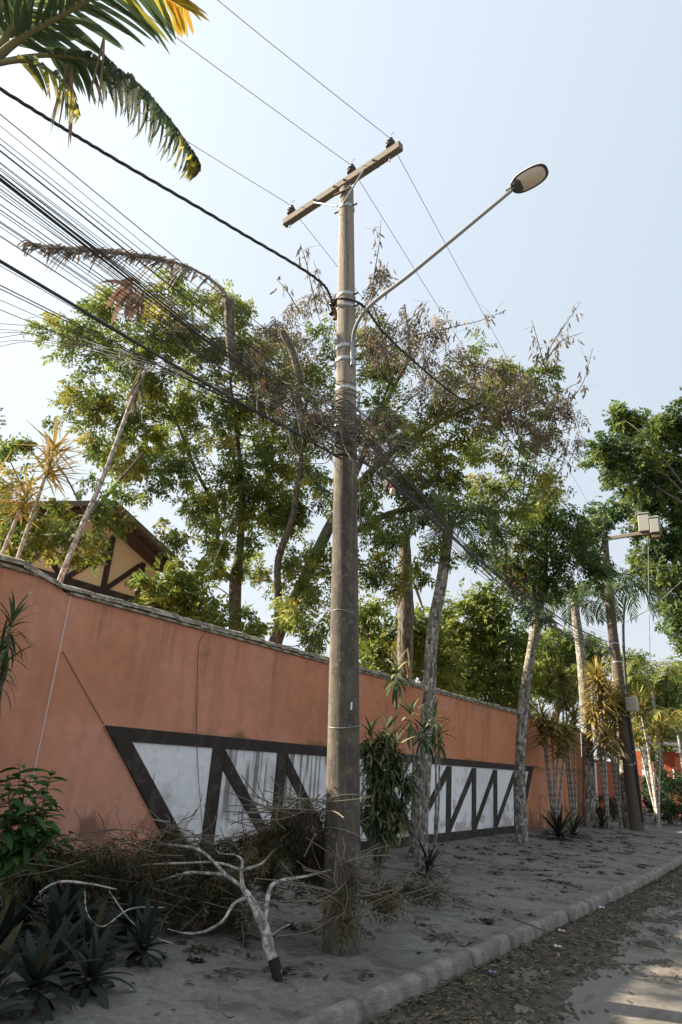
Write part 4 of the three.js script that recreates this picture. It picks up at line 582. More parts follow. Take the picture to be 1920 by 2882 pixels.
// dry vines and twigs snagged on the cables round the pole
{
  const L = new Leaves(), r = rng(808), cl = [[-4.68,5.76,-4.68,0.11],[-4.24,5.39,-4.59,0.12],[-4.13,5.24,-4.76,0.14],[-3.96,5.21,-4.93,0.17],[-3.81,5.07,-5.05,0.18],[-3.81,5.12,-5.34,0.15],[-3.98,4.96,-5.00,0.16],[-3.86,4.86,-5.27,0.13],[-3.56,4.95,-5.18,0.11],[-3.63,5.20,-5.72,0.17],[-3.41,4.83,-5.53,0.12],[-4.28,5.14,-4.90,0.11],[-3.61,4.76,-5.63,0.10],[-4.57,5.39,-4.99,0.09],[-3.30,5.12,-5.54,0.13],[-5.05,5.97,-4.41,0.08],[-5.00,5.94,-4.09,0.07],[-5.18,6.09,-3.92,0.09],[-5.36,6.18,-3.75,0.07]];
  crown(L, cl, r, { tufts: 46, sprays: 6, pairs: 3, len: 0.05, w: 0.014, cols: DRY, hang: 0.9, size: 0.14, spread: 0.14 });
  const v = thing('snagged_vine', 'tangle of dry brown twigs and leaves snagged on the cables at the pole', 'dry vine', [-3.84,5.06,-5.27]), o = v.position, st = [];
  for (let i = 0; i < L.p.length; i += 3) { L.p[i] -= o.x; L.p[i + 1] -= o.y; L.p[i + 2] -= o.z; }
  part(v, 'dry_leaves', L.geo(), dryLeaf).userData.kind = 'stuff';
  for (let i = 0; i < 260; i++) { const c = cl[Math.floor(r() * 15)], p = V(c[0], c[1], c[2]).addScaledVector(randDir(r), c[3] * 1.4).sub(o), d = V(0.55, -0.35, -0.5).addScaledVector(randDir(r), 0.7).normalize().multiplyScalar(0.2 + 0.5 * r()); st.push(tube([p.toArray(), p.clone().addScaledVector(d, 0.5).addScaledVector(randDir(r), 0.05).toArray(), p.clone().add(d).toArray()], 0.0025 + 0.002 * r(), 4, 6, false)); }
  part(v, 'twigs', merge(st), M.bark).userData.kind = 'stuff';
}

// ---------------------------------------------------------------- palms
// a frond: a curved rachis with leaflets down both sides
function frondParts(pts, o, r) {
  const curve = new THREE.CatmullRomCurve3(pts.map((p) => V(p)), false, 'centripetal'), list = [];
  for (let i = 0; i < o.n; i++) for (const e of [-1, 1]) {
    const t = lerp(o.t0 ?? 0.12, 1, (i + 0.3 * r()) / o.n), p = curve.getPoint(t), T = curve.getTangent(t), s = T.clone().cross(V(0, 1, 0)).normalize();
    const lift = s.clone().cross(T).normalize(), d = T.clone().multiplyScalar(0.55 + 0.5 * t).addScaledVector(s, e * (1 - 0.25 * t)).addScaledVector(lift, (o.lift ?? 0.1)).addScaledVector(randDir(r), 0.13).normalize();
    list.push([p, d, lift, o.len * (0.75 + 0.35 * Math.sin(Math.PI * Math.min(1, t * 0.9 + 0.1))) * (0.85 + 0.3 * r()) * (1 - 0.45 * Math.max(0, t - 0.6) / 0.4), t]);
  }
  return { curve, list };
}
function mergedFrond(parent, pts, o, r, mat) {
  const { list } = frondParts(pts, o, r), L = new Leaves();
  for (const [p, d, up, len] of list) L.blade(p, d, up, len, o.w, o.bend * (0.6 + 0.8 * r()), vary(r, o.cols, 0.4), 4);
  const f = part(parent, 'frond', L.geo(), mat ?? foliage); part(f, 'rachis', tube(pts, [o.rr ?? 0.018, (o.rr ?? 0.018) * 0.7, 0.004], 5), o.rm ?? std([0.16, 0.17, 0.06], 0.7)); return f;
}
{ // near palm at upper left, every leaflet a mesh of its own
  const r = rng(909), base = [-5.15, 0, -1.25], g = thing('near_palm', 'near palm at upper left with dark fronds and yellowing tips', 'palm', base), loc = (p) => [p[0] - base[0], p[1] - base[1], p[2] - base[2]];
  part(g, 'trunk', tube([[0, -0.1, 0], [0.05, 3, -0.1], [0.2, 5.4, -0.22], [0.3, 6.7, -0.28]], [0.16, 0.12, 0.1, 0.09], 16, 40, true, (s) => 1 + 0.03 * Math.sin(s * 42)), M.palm);
  const mats = { dark: leafMat([0.075, 0.11, 0.055], 0.4), mid: leafMat([0.16, 0.2, 0.05], 0.5), yellow: leafMat([0.45, 0.4, 0.07], 0.55), amber: leafMat([0.48, 0.28, 0.05], 0.55), dry: leafMat([0.13, 0.095, 0.08], 0.2) };
  const blades = [0, 1, 2].map((k) => { const L = new Leaves(); L.blade(V(0, 0, 0), V(1, 0, 0), V(0, 1, 0), 1, 0.085, [0.5, 0.8, 1.2][k], [1, 1, 1], 6, 0.5); const q = L.geo(); q.deleteAttribute('color'); return q; });
  const fr = [
    { pts: [[-4.83,6.69,-1.54],[-4.61,6.89,-1.60],[-4.26,7.13,-1.74],[-3.91,7.33,-1.89],[-3.72,7.53,-2.19],[-3.68,7.64,-2.43]], n: 32, len: 0.5, hue: (t) => t > 0.78 ? (r() < 0.6 ? 'amber' : 'yellow') : t > 0.6 && r() < 0.35 ? 'yellow' : 'dark' },
    { pts: [[-4.81,6.71,-1.55],[-4.48,6.80,-1.74],[-4.16,6.80,-1.96],[-3.89,6.68,-2.20],[-3.69,6.42,-2.45],[-3.55,6.16,-2.65],[-3.51,6.04,-2.74]], n: 62, len: 0.34, hue: (t) => t > 0.72 && t < 0.94 && r() < 0.42 ? 'yellow' : t > 0.94 ? 'dry' : 'dark' },
    { pts: [[-4.64,6.51,-1.49],[-4.41,6.56,-1.63],[-4.24,6.48,-1.78],[-4.14,6.32,-1.93],[-4.11,6.19,-2.00]], n: 16, len: 0.24, hue: () => r() < 0.4 ? 'yellow' : r() < 0.5 ? 'mid' : 'dark' },
    { pts: [[-4.90,6.82,-1.57],[-4.71,7.10,-1.57],[-4.49,7.42,-1.59],[-4.24,7.74,-1.62]], n: 20, len: 0.5, hue: () => r() < 0.3 ? 'mid' : 'dark' },
    { pts: [[-4.99,6.91,-1.60],[-4.88,7.26,-1.52],[-4.80,7.61,-1.42],[-4.74,7.92,-1.32]], n: 14, len: 0.45, hue: () => r() < 0.3 ? 'mid' : 'dark' }];
  fr.forEach((f, i) => {
    const F = frondParts(f.pts.map(loc), { n: f.n, len: f.len, t0: 0.2, lift: i === 1 ? -0.5 : -0.35 }, r);
    const ra = part(g, 'frond', tube(f.pts.map(loc), i === 0 || i > 2 ? [0.04, 0.028, 0.018, 0.01, 0.004] : [0.022, 0.016, 0.01, 0.004], 7), leafMat([0.2, 0.19, 0.1], 0.05, { side: THREE.FrontSide }));
    for (const [p, d, up, len, t] of F.list) {
      const m = part(ra, 'leaflet', blades[Math.floor(r() * 3)], mats[f.hue(t)]);
      const x = d, z = x.clone().cross(up).normalize(), y = z.clone().cross(x).normalize(); m.quaternion.setFromRotationMatrix(new THREE.Matrix4().makeBasis(x, y, z)); m.position.copy(p); m.scale.set(len, len, 0.55 * (0.8 + 0.4 * r()));
    }
  });
  // withered strips hanging from the frond bases
  for (const [pts, n] of [[[[-4.21,6.65,-1.86],[-4.24,6.48,-1.91],[-4.28,6.32,-1.95]], 10], [[[-3.89,6.76,-1.90],[-3.92,6.60,-1.95],[-3.95,6.44,-2.00]], 7]]) { const L = new Leaves(), a = V(loc(pts[0])), c = V(loc(pts[2])); for (let k = 0; k < n; k++) L.blade(a.clone().addScaledVector(randDir(r), 0.02), c.clone().sub(a).normalize().addScaledVector(randDir(r), 0.2).normalize(), V(0.3, 0.1, 1), 0.4 + 0.25 * r(), 0.022, 0.4, vary(r, DRY, 0.4), 5); part(g, 'withered_frond', L.geo(), dryLeaf); }
}
{ // first slim palm right of the pole, with dark drooping crown
  const r = rng(919), base = [-6.47, 0, -12.8], g = thing('slim_palm', 'slim grey lichen-spotted palm trunk standing nearest the pole', 'palm', base), loc = (p) => [p[0] - base[0], p[1] - base[1], p[2] - base[2]];
  part(g, 'trunk', tube([[-6.47, -0.1, -12.8], [-6.44, 0.53, -12.8], [-6.38, 1.71, -12.8], [-6.31, 2.78, -12.8], [-6.26, 4.27, -12.8], [-6.08, 5.28, -12.8], [-5.93, 6.5, -12.8]].map(loc), [0.19, 0.165, 0.15, 0.135, 0.125, 0.12, 0.11], 18, 80, true, (s) => 1 + 0.025 * Math.sin(s * 38)), M.palm);
  for (let k = 0; k < 13; k++) { const a = k / 13 * 6.283 + r(), rise = 0.2 + 0.6 * r(), l = 1.0 + 0.6 * r(), c = V(-5.93, 6.5, -12.8).toArray(), dx = Math.cos(a), dz = Math.sin(a); mergedFrond(g, [c, [c[0] + dx * l * 0.45, c[1] + rise * 0.6, c[2] + dz * l * 0.45], [c[0] + dx * l * 0.85, c[1] + rise * 0.2, c[2] + dz * l * 0.85], [c[0] + dx * l, c[1] - 0.5, c[2] + dz * l]].map(loc), { n: 20, len: 0.42, w: 0.03, bend: 1.1, cols: DARK }, r); }
}
{ // third slim palm
  const r = rng(929), base = [-6.91, 0, -27], g = thing('slim_palm', 'slim palm trunk in front of the far end of the orange wall', 'palm', base), loc = (p) => [p[0] - base[0], p[1] - base[1], p[2] - base[2]];
  part(g, 'trunk', tube([[-6.91, -0.1, -27], [-6.83, 2.95, -27], [-6.9, 6.13, -27], [-7.0, 7.3, -27], [-7.05, 8.3, -27]].map(loc), [0.23, 0.2, 0.18, 0.17, 0.14], 18, 80, true, (s) => 1 + 0.02 * Math.sin(s * 30)), M.palm);
  for (let k = 0; k < 12; k++) { const a = k / 12 * 6.283 + r(), l = 1.3 + 0.7 * r(), c = [-7.05, 8.2, -27], dx = Math.cos(a), dz = Math.sin(a), rise = 0.1 + 0.7 * r(); mergedFrond(g, [c, [c[0] + dx * l * 0.45, c[1] + rise * 0.6, c[2] + dz * l * 0.45], [c[0] + dx * l * 0.85, c[1] + rise * 0.1, c[2] + dz * l * 0.85], [c[0] + dx * l, c[1] - 0.6, c[2] + dz * l]].map(loc), { n: 20, len: 0.6, w: 0.05, bend: 1.0, cols: DARK }, r); }
}
{ // palm beside the far pole: drooping fronds
  const r = rng(939), base = [-6.0, 0, -28.9], g = thing('drooping_palm', 'palm with dark drooping fronds behind the distant leaning pole', 'palm', base), loc = (p) => [p[0] - base[0], p[1] - base[1], p[2] - base[2]];
  part(g, 'trunk', tube([[-6.0, -0.1, -28.9], [-6.05, 4, -28.9], [-6.05, 9.0, -28.9]].map(loc), [0.22, 0.18, 0.14], 14, 60, true, (s) => 1 + 0.02 * Math.sin(s * 30)), M.palm);
  for (let k = 0; k < 14; k++) { const a = k / 14 * 6.283 + r(), l = 1.5 + 0.7 * r(), c = [-6.05, 8.95, -28.9], dx = Math.cos(a), dz = Math.sin(a), rise = 0.2 + 1.0 * r(); mergedFrond(g, [c, [c[0] + dx * l * 0.45, c[1] + rise * 0.5, c[2] + dz * l * 0.45], [c[0] + dx * l * 0.85, c[1] + rise * 0.1, c[2] + dz * l * 0.85], [c[0] + dx * l, c[1] - 0.9, c[2] + dz * l]].map(loc), { n: 22, len: 0.75, w: 0.05, bend: 1.5, cols: DARK }, r); }
}
for (const [c, l, lab, seed, cols] of [[[-6.60,6.15,-39.94], 2.0, 'small feathery palm with raised pale fronds at the right edge', 949, GREEN.concat(LIME)], [[-5.43,3.95,-39.14], 1.6, 'small yellow palm low at the right edge above the hedge', 959, GOLD.concat(LIME)]]) {
  const r = rng(seed), b = [c[0] + 0.3, 0, c[2]], g = thing('feather_palm', lab, 'palm', b), loc = (p) => [p[0] - b[0], p[1] - b[1], p[2] - b[2]];
  part(g, 'trunk', tube([b, [c[0] + 0.1, c[1] * 0.5, c[2]], c].map(loc), [0.14, 0.11, 0.08], 12, 24), M.palm);
  for (let k = 0; k < 10; k++) { const a = k / 10 * 6.283 + r(), dx = Math.cos(a), dz = Math.sin(a), u = 0.5 + 0.9 * r(); mergedFrond(g, [c, [c[0] + dx * l * 0.4, c[1] + u * l * 0.6, c[2] + dz * l * 0.4], [c[0] + dx * l * 0.8, c[1] + u * l * 0.6, c[2] + dz * l * 0.8], [c[0] + dx * l, c[1] + u * l * 0.3, c[2] + dz * l]].map(loc), { n: 22, len: 0.6, w: 0.045, bend: 0.6, cols }, r); }
}
{ // withered leaf stalk bent over the cables
  const r = rng(969), pts = [[-6.13,6.68,-5.95],[-6.08,7.20,-5.75],[-6.03,7.60,-5.61],[-6.14,7.79,-5.45],[-6.37,7.96,-5.22],[-6.66,8.06,-4.97],[-6.96,8.10,-4.75],[-7.37,8.13,-4.46],[-7.82,8.12,-4.15],[-8.33,8.14,-3.79]], g = thing('withered_stalk', 'withered leaf stalk, greyed for haze, bent over above the cables at left', 'dead frond', pts[0]), o = g.position, loc = (p) => [p[0] - o.x, p[1] - o.y, p[2] - o.z];
  part(g, 'stalk', tube(pts.slice(2).map(loc), [0.035, 0.025, 0.018, 0.02, 0.03, 0.034, 0.028, 0.015], 8, 60, true, (s, a) => 1 + 1.3 * (fbm(s * 6, a + 3, 0, 0, 3) - 0.5)), std([0.24, 0.215, 0.19], 0.95));  // base colour lightened to grey, imitating the veil of haze
  part(g, 'stump', tube(pts.slice(0, 3).map(loc), [0.05, 0.07, 0.072], 10, 20, true, (s, a) => 1 + 0.5 * (fbm(s * 5 + 2, a, 0, 0, 3) - 0.5)), M.bark);
  const c = new THREE.CatmullRomCurve3(pts.slice(2).map((p) => V(loc(p)))), L = new Leaves();
  for (let k = 0; k < 240; k++) { const t = Math.pow(r(), 0.55), p = c.getPoint(t).addScaledVector(randDir(r), 0.06), d = V(-0.5, -0.7, 0.35).addScaledVector(randDir(r), t > 0.75 ? 0.7 : 0.5).normalize(); L.blade(p, d, randDir(r), 0.08 + 0.32 * r() * r(), 0.03, 1.2, vary(r, [[0.26, 0.23, 0.2], [0.18, 0.155, 0.13]], 0.4), 4); }
  for (const [u, l] of [[0.42, 0.75], [0.58, 0.55], [0.8, 0.55], [0.83, 0.5], [0.3, 0.5]]) for (let k = 0; k < 4; k++) L.blade(c.getPoint(u + 0.02 * k), V(-0.75, -0.45, 0.4).addScaledVector(randDir(r), 0.12).normalize(), V(0.4, 0.4, 0.5), l, 0.055, 2.0, [0.2, 0.175, 0.15], 8);
  part(g, 'shreds', L.geo(), dryLeaf).userData.kind = 'stuff';
  const d = thing('dead_stub', 'broken dark wooden stub leaning in the dry leaves left of the pole', 'dead branch', [-5.56,6.78,-6.81]);
  part(d, 'stub', tube([[0, 0, 0], V([-5.61,7.19,-6.60]).sub(d.position).toArray(), V([-5.69,7.47,-6.42]).sub(d.position).toArray()], [0.06, 0.055, 0.05], 10, 12, true, (s, a) => 1 + 0.4 * (fbm(s * 5, a, 0, 0, 3) - 0.5)), M.bark);
  const sk = thing('dry_flower_stalk', 'long thin pale dead stalk leaning up in front of the cream house', 'dead stalk', [-8.5, 0.04, -5.1]);
  part(sk, 'stem', tube([[0, 0, 0], [0, 3.8, -0.47], [0, 5.45, -0.81], [0, 7.0, -1.06], [0, 7.5, -1.18]], [0.05, 0.042, 0.036, 0.03, 0.024], 8, 24), M.paleBark);
  const Ld = new Leaves(); for (let k = 0; k < 26; k++) Ld.blade(V(0, 6.9 + 0.6 * r(), -1.1), V(0.1, -0.9, 0.1).addScaledVector(randDir(r), 0.4).normalize(), randDir(r), 0.3 + 0.4 * r(), 0.04, 0.3, vary(r, DRY, 0.4), 4);
  part(sk, 'withered_head', Ld.geo(), dryLeaf);
  const bt = thing('brown_leaf_husk', 'curled brown dead leaf husk draped over the cable bundle', 'dead leaf', [-6.09,6.77,-4.13]); const Lb = new Leaves();
  for (let k = 0; k < 22; k++) Lb.blade(V(0, 0, 0).addScaledVector(randDir(r), 0.12), V(-0.2, -0.5, 0.2).addScaledVector(randDir(r), 0.7).normalize(), randDir(r), 0.2 + 0.3 * r(), 0.07, 1.5, vary(r, [[0.2, 0.12, 0.085], [0.26, 0.18, 0.13]], 0.3), 5);
  part(bt, 'husk', Lb.geo(), dryLeaf);
  const tr = thing('sheathed_trunk', 'bare palm trunk with torn leaf sheaths behind the wall right of the pole', 'palm trunk', [-8.5, 0.04, -15.8]);
  part(tr, 'trunk', tube([[0, -0.1, 0], [0, 3.6, 0], [0.02, 5.5, 0.08], [0, 7.5, 0.3]], [0.24, 0.2, 0.21, 0.14], 14, 50, true, (s, a) => 1 + 0.22 * (fbm(s * 3, a * 1.2, 0, 0, 3) - 0.5)), M.bark);
  const Ls = new Leaves(); for (let k = 0; k < 46; k++) Ls.blade(V(0, 4.2 + 3 * r(), 0.1).addScaledVector(randDir(r), 0.18), V(0, -1, 0).addScaledVector(randDir(r), 0.4).normalize(), randDir(r), 0.4 + 0.6 * r(), 0.08, 0.2, vary(r, DRY, 0.4), 4);
  part(tr, 'leaf_sheath', Ls.geo(), dryLeaf);
}

// ---------------------------------------------------------------- rosette plants; each leaf a mesh of its own on the near ones
function bladeGeo(w, bend, n = 7, taper = 0.5, fold = 0.22) { // unit-length blade along +x with a folded midrib
  const p = [], idx = []; let q = V(0, 0, 0), d = V(1, 0, 0);
  for (let i = 0; i <= n; i++) { const t = i / n, ww = w * (i === 0 ? 0.55 : Math.sqrt(Math.max(0.0004, 1 - Math.pow(t, 1 / taper)))) * 0.5 * (0.75 + 0.25 * Math.sin(t * 3)); const nn = V(-d.y, d.x, 0); p.push(q.x + nn.x * ww * fold, q.y + nn.y * ww * fold, -ww, q.x, q.y, 0, q.x + nn.x * ww * fold, q.y + nn.y * ww * fold, ww); q.addScaledVector(d, 1 / n); d.y -= bend / n; d.normalize(); }
  for (let i = 0; i < n; i++) for (const k of [0, 1]) { const a = i * 3 + k; idx.push(a, a + 1, a + 3, a + 3, a + 1, a + 4); }
  const g = new THREE.BufferGeometry(); g.setAttribute('position', new THREE.Float32BufferAttribute(p, 3)); g.setIndex(idx); g.computeVertexNormals(); return g;
}
const strap = [bladeGeo(0.085, 0.6), bladeGeo(0.085, 1.4), bladeGeo(0.075, 2.2)], broad = [bladeGeo(0.17, 0.25, 7, 0.35, 0.35), bladeGeo(0.16, 0.8, 7, 0.35, 0.35), bladeGeo(0.18, 1.4, 7, 0.35, 0.3)], ovate = [bladeGeo(0.36, 0.5, 6, 0.5, 0.25), bladeGeo(0.32, 1.0, 6, 0.5, 0.25)];
function leafMesh(parent, geo, mat, p, az, el, len, wide = 1, roll = 0) { const m = part(parent, 'leaf', geo, mat); m.position.set(...p); m.rotation.order = 'YZX'; m.rotation.set(roll, az, el); m.scale.set(len, len, len * wide); return m; }
function rosette(parent, c, n, len, geos, mats, r, elLo = -0.5, elHi = 1.3, wide = 1, tall = 0.12) { for (let k = 0; k < n; k++) { const t = k / n, el = lerp(elLo, elHi, Math.pow(t, 0.9)) + 0.25 * (r() - 0.5); leafMesh(parent, geos[el > 0.75 ? 0 : r() < 0.6 ? 1 : 2] ?? geos[0], mats[Math.floor(r() * mats.length)], [c[0], c[1] + tall * (t - 0.5) * len * 4, c[2]], k * 2.4 + r() * 0.5, el, len * (0.75 + 0.45 * r()), wide, (r() - 0.5) * 0.5); } }
const DR = [leafMat([0.055, 0.105, 0.04], 0.25), leafMat([0.08, 0.13, 0.055], 0.25), leafMat([0.042, 0.08, 0.036], 0.2)], DRY2 = [...DR, leafMat([0.24, 0.25, 0.12], 0.35), leafMat([0.13, 0.17, 0.07], 0.3), leafMat([0.32, 0.29, 0.17], 0.3)];
{
  const r = rng(1001), b = [-6.45,0.18,-4.06], base = [b[0], 0, b[2]], g = thing('corn_plant', 'strap-leaved green plant at the left edge against the orange wall', 'plant', base), l = (p) => [p[0] - base[0], p[1], p[2] - base[2]];
  const heads = [[-6.45,2.57,-3.79], [-6.40,2.28,-3.71], [-6.30,2.07,-3.66]];
  for (const h of heads) part(g, 'stem', tube([[0, 0, 0], [l(h)[0] * 0.5, h[1] * 0.5, l(h)[2] * 0.6], l(h)], [0.03, 0.025, 0.02], 8), M.bark);
  heads.forEach((h, i) => rosette(g, l(h), i ? 20 : 34, 0.36, strap, DR, r, -0.9, 1.35, 1.1, 0.22));
}
{ // leafy green shrub, leaf by leaf
  const r = rng(1002), b = [-6.20,0.26,-4.30], base = [b[0], 0, b[2]], g = thing('leafy_shrub', 'bright green leafy shrub below the pale joint at the left edge', 'shrub', base), mats = [leafMat([0.05, 0.125, 0.03], 0.3), leafMat([0.075, 0.16, 0.036], 0.3), leafMat([0.04, 0.095, 0.028], 0.25)];
  for (let k = 0; k < 15; k++) {
    const a = r() * 6.283, h = 0.65 + 0.72 * r(), s = 0.42 * r() + 0.06, top = [Math.cos(a) * s - 0.05, h, Math.sin(a) * s], mid = [top[0] * 0.4, h * 0.5, top[2] * 0.5];
    part(g, 'stem', tube([[0.3 * (r() - 0.5) * 0.4, 0, 0.1 * (r() - 0.5)], mid, top], [0.009, 0.007, 0.004], 5), std([0.1, 0.11, 0.04], 0.8));
    for (let j = 0; j < 19; j++) { const t = 0.3 + 0.7 * j / 18, p = V(mid).lerp(V(top), clamp((t - 0.3) / 0.7, 0, 1)); leafMesh(g, ovate[j % 2], mats[Math.floor(r() * 3)], [p.x, p.y, p.z], j * 2.4 + r(), 0.5 - 0.9 * (1 - t) - 0.5 * r(), 0.18 + 0.1 * r(), 1.0, (r() - 0.5) * 0.8); }
  }
}
{ // boat-lily clump in the foreground: each plant a thing, each leaf a mesh
  const r = rng(1003), top = [leafMat([0.024, 0.034, 0.025], 0.08, { roughness: 0.75 }), leafMat([0.034, 0.046, 0.035], 0.08, { roughness: 0.75 }), leafMat([0.02, 0.028, 0.021], 0.08, { roughness: 0.75 })];
  const worn = leafMat([0.06, 0.056, 0.03], 0.1);
  const spots = [[-4.75, -3.75, 0.42], [-4.35, -3.3, 0.4], [-4.98, -4.25, 0.4], [-5.3, -3.55, 0.42], [-4.62, -4.42, 0.34], [-5.35, -4.15, 0.45], [-4.5, -3.0, 0.36], [-5.75, -3.95, 0.42], [-5.2, -4.75, 0.36], [-4.95, -3.1, 0.4], [-5.7, -4.6, 0.4], [-4.4, -3.75, 0.34], [-5.65, -3.3, 0.42], [-6.15, -4.35, 0.4], [-4.05, -2.75, 0.4], [-4.6, -2.6, 0.4]];
  const where = ['beside the bare sand', 'nearest the camera at the bottom edge', 'under the fallen branches', 'in the middle of the clump', 'small one at the sandy edge', 'behind the middle of the clump', 'lowest at the bottom left corner', 'at the left edge of the clump', 'rearmost under the fallen branch tips', 'bottom row second from the left', 'back row below the leafy shrub', 'front right edge beside the footpath', 'left of the bottom row', 'farthest back against the shrub stems', 'cut by the bottom edge beside bare sand', 'cut by the bottom edge at the left corner'];
  spots.forEach(([x, z, l], i) => {
    const g = thing('boat_lily', 'dark green boat lily rosette ' + where[i], 'plant', [x, 0, z], 'boat lilies in the lower left corner'), h = 0.03 + 0.1 * r(); g.rotation.set(0.5 * (r() - 0.5), 6.283 * r(), 0.5 * (r() - 0.5));
    part(g, 'stem', tube([[0, -0.04, 0], [0.01, h * 0.6, 0], [0, h, 0]], [0.03, 0.028, 0.022], 7), std([0.07, 0.03, 0.055], 0.8));
    rosette(g, [0, h, 0], 26, l * (0.8 + 0.3 * r()), broad, [...top, ...top, ...top, ...top, ...top, worn], r, -0.6, 1.35, 1.25, 0.05);
  });
}
{ // strap plants between the pole and the slim palm
  const r = rng(1004), sets = [
    ['tall leafy corn plant clump right behind the pole foot', [-6.1, 0, -10.6], [[-4.98,1.99,-8.81],[-5.20,1.66,-8.80],[-4.96,1.57,-9.01],[-4.83,1.46,-9.15],[-5.23,1.29,-8.95],[-5.07,1.19,-9.10],[-4.93,1.08,-9.24],[-5.23,0.92,-9.11],[-5.19,1.92,-8.70],[-4.91,1.77,-8.96],[-5.10,1.50,-8.94],[-5.34,1.05,-8.98],[-5.09,0.84,-9.24]], 0.31, 22],
    ['slender corn plant with yellow drooping leaves left of the slim palm trunk', [-6.05, 0, -12.0], [[-5.35,2.30,-10.23],[-5.20,2.09,-10.42]], 0.34, 26],
    ['slender corn plant with drooping leaves right of the slim palm trunk', [-5.9, 0, -12.3], [[-5.08,2.30,-10.54],[-5.05,2.04,-10.67]], 0.32, 24],
    ['tall thin corn plant reaching the coping right of the pole', [-6.7, 0, -11.9], [[-5.75,3.02,-10.41]], 0.4, 30]];
  for (const [lab, base, heads, len, n] of sets) {
    const g = thing('corn_plant', lab, 'plant', base), l = (p) => [p[0] - base[0], p[1] - base[1], p[2] - base[2]];
    for (const h of heads) { const e = l(h); part(g, 'stem', tube([[e[0] * 0.15, 0, e[2] * 0.15], [e[0] * 0.6, e[1] * 0.5, e[2] * 0.55], e], [0.022, 0.018, 0.014], 7), M.paleBark); rosette(g, e, n, len, strap, DRY2, r, -0.9, 1.25, 1.8, 0.22); }
    if (heads.length > 5) { const L = new Leaves(); for (let k = 0; k < 900; k++) { const h = l(heads[Math.floor(r() * heads.length)]), d = randDir(r); d.y = d.y * 0.8 + 0.1; d.normalize(); L.blade(V(h[0] + 0.16 * (r() - 0.5), h[1] - 0.25 * r(), h[2] + 0.16 * (r() - 0.5)), d, V(0, 1, 0.01), 0.2 + 0.16 * r(), 0.034, 1.2 * r() + 0.4, vary(r, [[0.08, 0.12, 0.05], [0.14, 0.17, 0.07], [0.26, 0.26, 0.13], [0.06, 0.09, 0.04]], 0.4), 4); } part(g, 'leaf_mass', L.geo(), foliage).userData.kind = 'stuff'; }
  }
}
// dark bromeliads at the feet of the palms
{
  const r = rng(1005), mats = [leafMat([0.03, 0.04, 0.024], 0.1), leafMat([0.045, 0.055, 0.03], 0.1), leafMat([0.05, 0.025, 0.025], 0.1)];
  for (const [lab, p, len, n] of [['dark bromeliad right of the slim palm foot against the white panels', [-7.74,-0.00,-16.22], 0.6, 26], ['dark bromeliad in front of the slim palm foot', [-5.38,0.00,-11.05], 0.5, 24], ['large dark bromeliad clump left of the third palm foot', [-6.04,0.00,-20.39], 0.95, 36], ['dark bromeliad clump touching the third palm foot', [-6.00,0.00,-21.72], 0.8, 34], ['low dark bromeliad right of the third palm foot', [-6.44,0.00,-26.89], 0.7, 26]]) {
    const g = thing('bromeliad', lab, 'plant', p); part(g, 'stem', tube([[0, -0.03, 0], [0, 0.06, 0]], 0.05, 8), M.bark); rosette(g, [0, 0.05, 0], n, len, strap, mats, r, 0.0, 1.35, 1.1, 0.02);
  }
}
// golden dracaenas: stems with bursts of narrow leaves
function dracaena(label, base, heads, o, group) {
  const r = rng(o.seed), g = thing('golden_dracaena', label, 'plant', base, group), l = (p) => [p[0] - base[0], p[1] - base[1], p[2] - base[2]];
  for (const h of heads) {
    const e = l(h), m = [e[0] * 0.45 + 0.1 * (r() - 0.5), e[1] * 0.5, e[2] * 0.5]; part(g, 'stem', tube([[0.1 * (r() - 0.5), -0.05, 0.1 * (r() - 0.5)], m, e], [0.05, 0.035, 0.025], 7), M.paleBark);
    const L = new Leaves(); for (let k = 0; k < o.n; k++) { const d = randDir(r); d.y = Math.abs(d.y) * 1.2 - 0.45; d.normalize(); L.blade(V(e).add(V(0, (r() - 0.5) * o.len * 0.9, 0)), d, V(0, 1, 0.01), o.len * (0.7 + 0.5 * r()), o.w, o.bend * r(), vary(r, d.y < -0.25 && r() < 0.7 ? DRY : o.cols, 0.5), 4); }
    part(g, 'leaf_head', L.geo(), goldLeaf);
  }
}
dracaena('golden spiky dracaena rising above the wall at the left edge, upper burst', [-9.3, 0.04, -5.0], [[-9.20,5.62,-5.41]], { seed: 1101, n: 120, len: 0.62, w: 0.032, bend: 0.4, cols: GOLD });
dracaena('golden spiky dracaena above the wall at the left edge, lower burst beside the eaves', [-9.4, 0.04, -4.6], [[-9.20,4.88,-5.15], [-9.20,4.89,-4.64]], { seed: 1102, n: 90, len: 0.5, w: 0.03, bend: 0.4, cols: GOLD });
const gd = 'golden dracaenas at the far end of the wall';
dracaena('golden dracaena in front of the orange wall right of the mural', [-6.75, 0, -22.6], [[-6.66,3.23,-21.18],[-6.46,2.88,-21.47],[-6.35,2.40,-21.76],[-6.70,2.62,-21.42],[-6.13,2.79,-21.74]], { seed: 1103, n: 130, len: 0.62, w: 0.05, bend: 0.8, cols: GOLD }, gd);
dracaena('tallest golden dracaena with olive leaves left of the third palm trunk', [-6.6, 0, -24], [[-6.31,4.51,-22.15],[-6.28,3.88,-22.44],[-6.39,2.72,-22.88],[-6.14,3.25,-22.82]], { seed: 1104, n: 130, len: 0.65, w: 0.05, bend: 0.8, cols: GOLD.concat(LIME) }, gd);
dracaena('golden dracaena immediately right of the third palm trunk', [-6.4, 0, -27.5], [[-6.11,5.01,-25.94],[-6.07,4.14,-26.35],[-6.34,3.10,-26.62],[-6.18,2.67,-26.92],[-6.41,3.82,-26.26],[-6.05,4.72,-26.11]], { seed: 1105, n: 140, len: 0.8, w: 0.062, bend: 1.0, cols: GOLD }, gd);
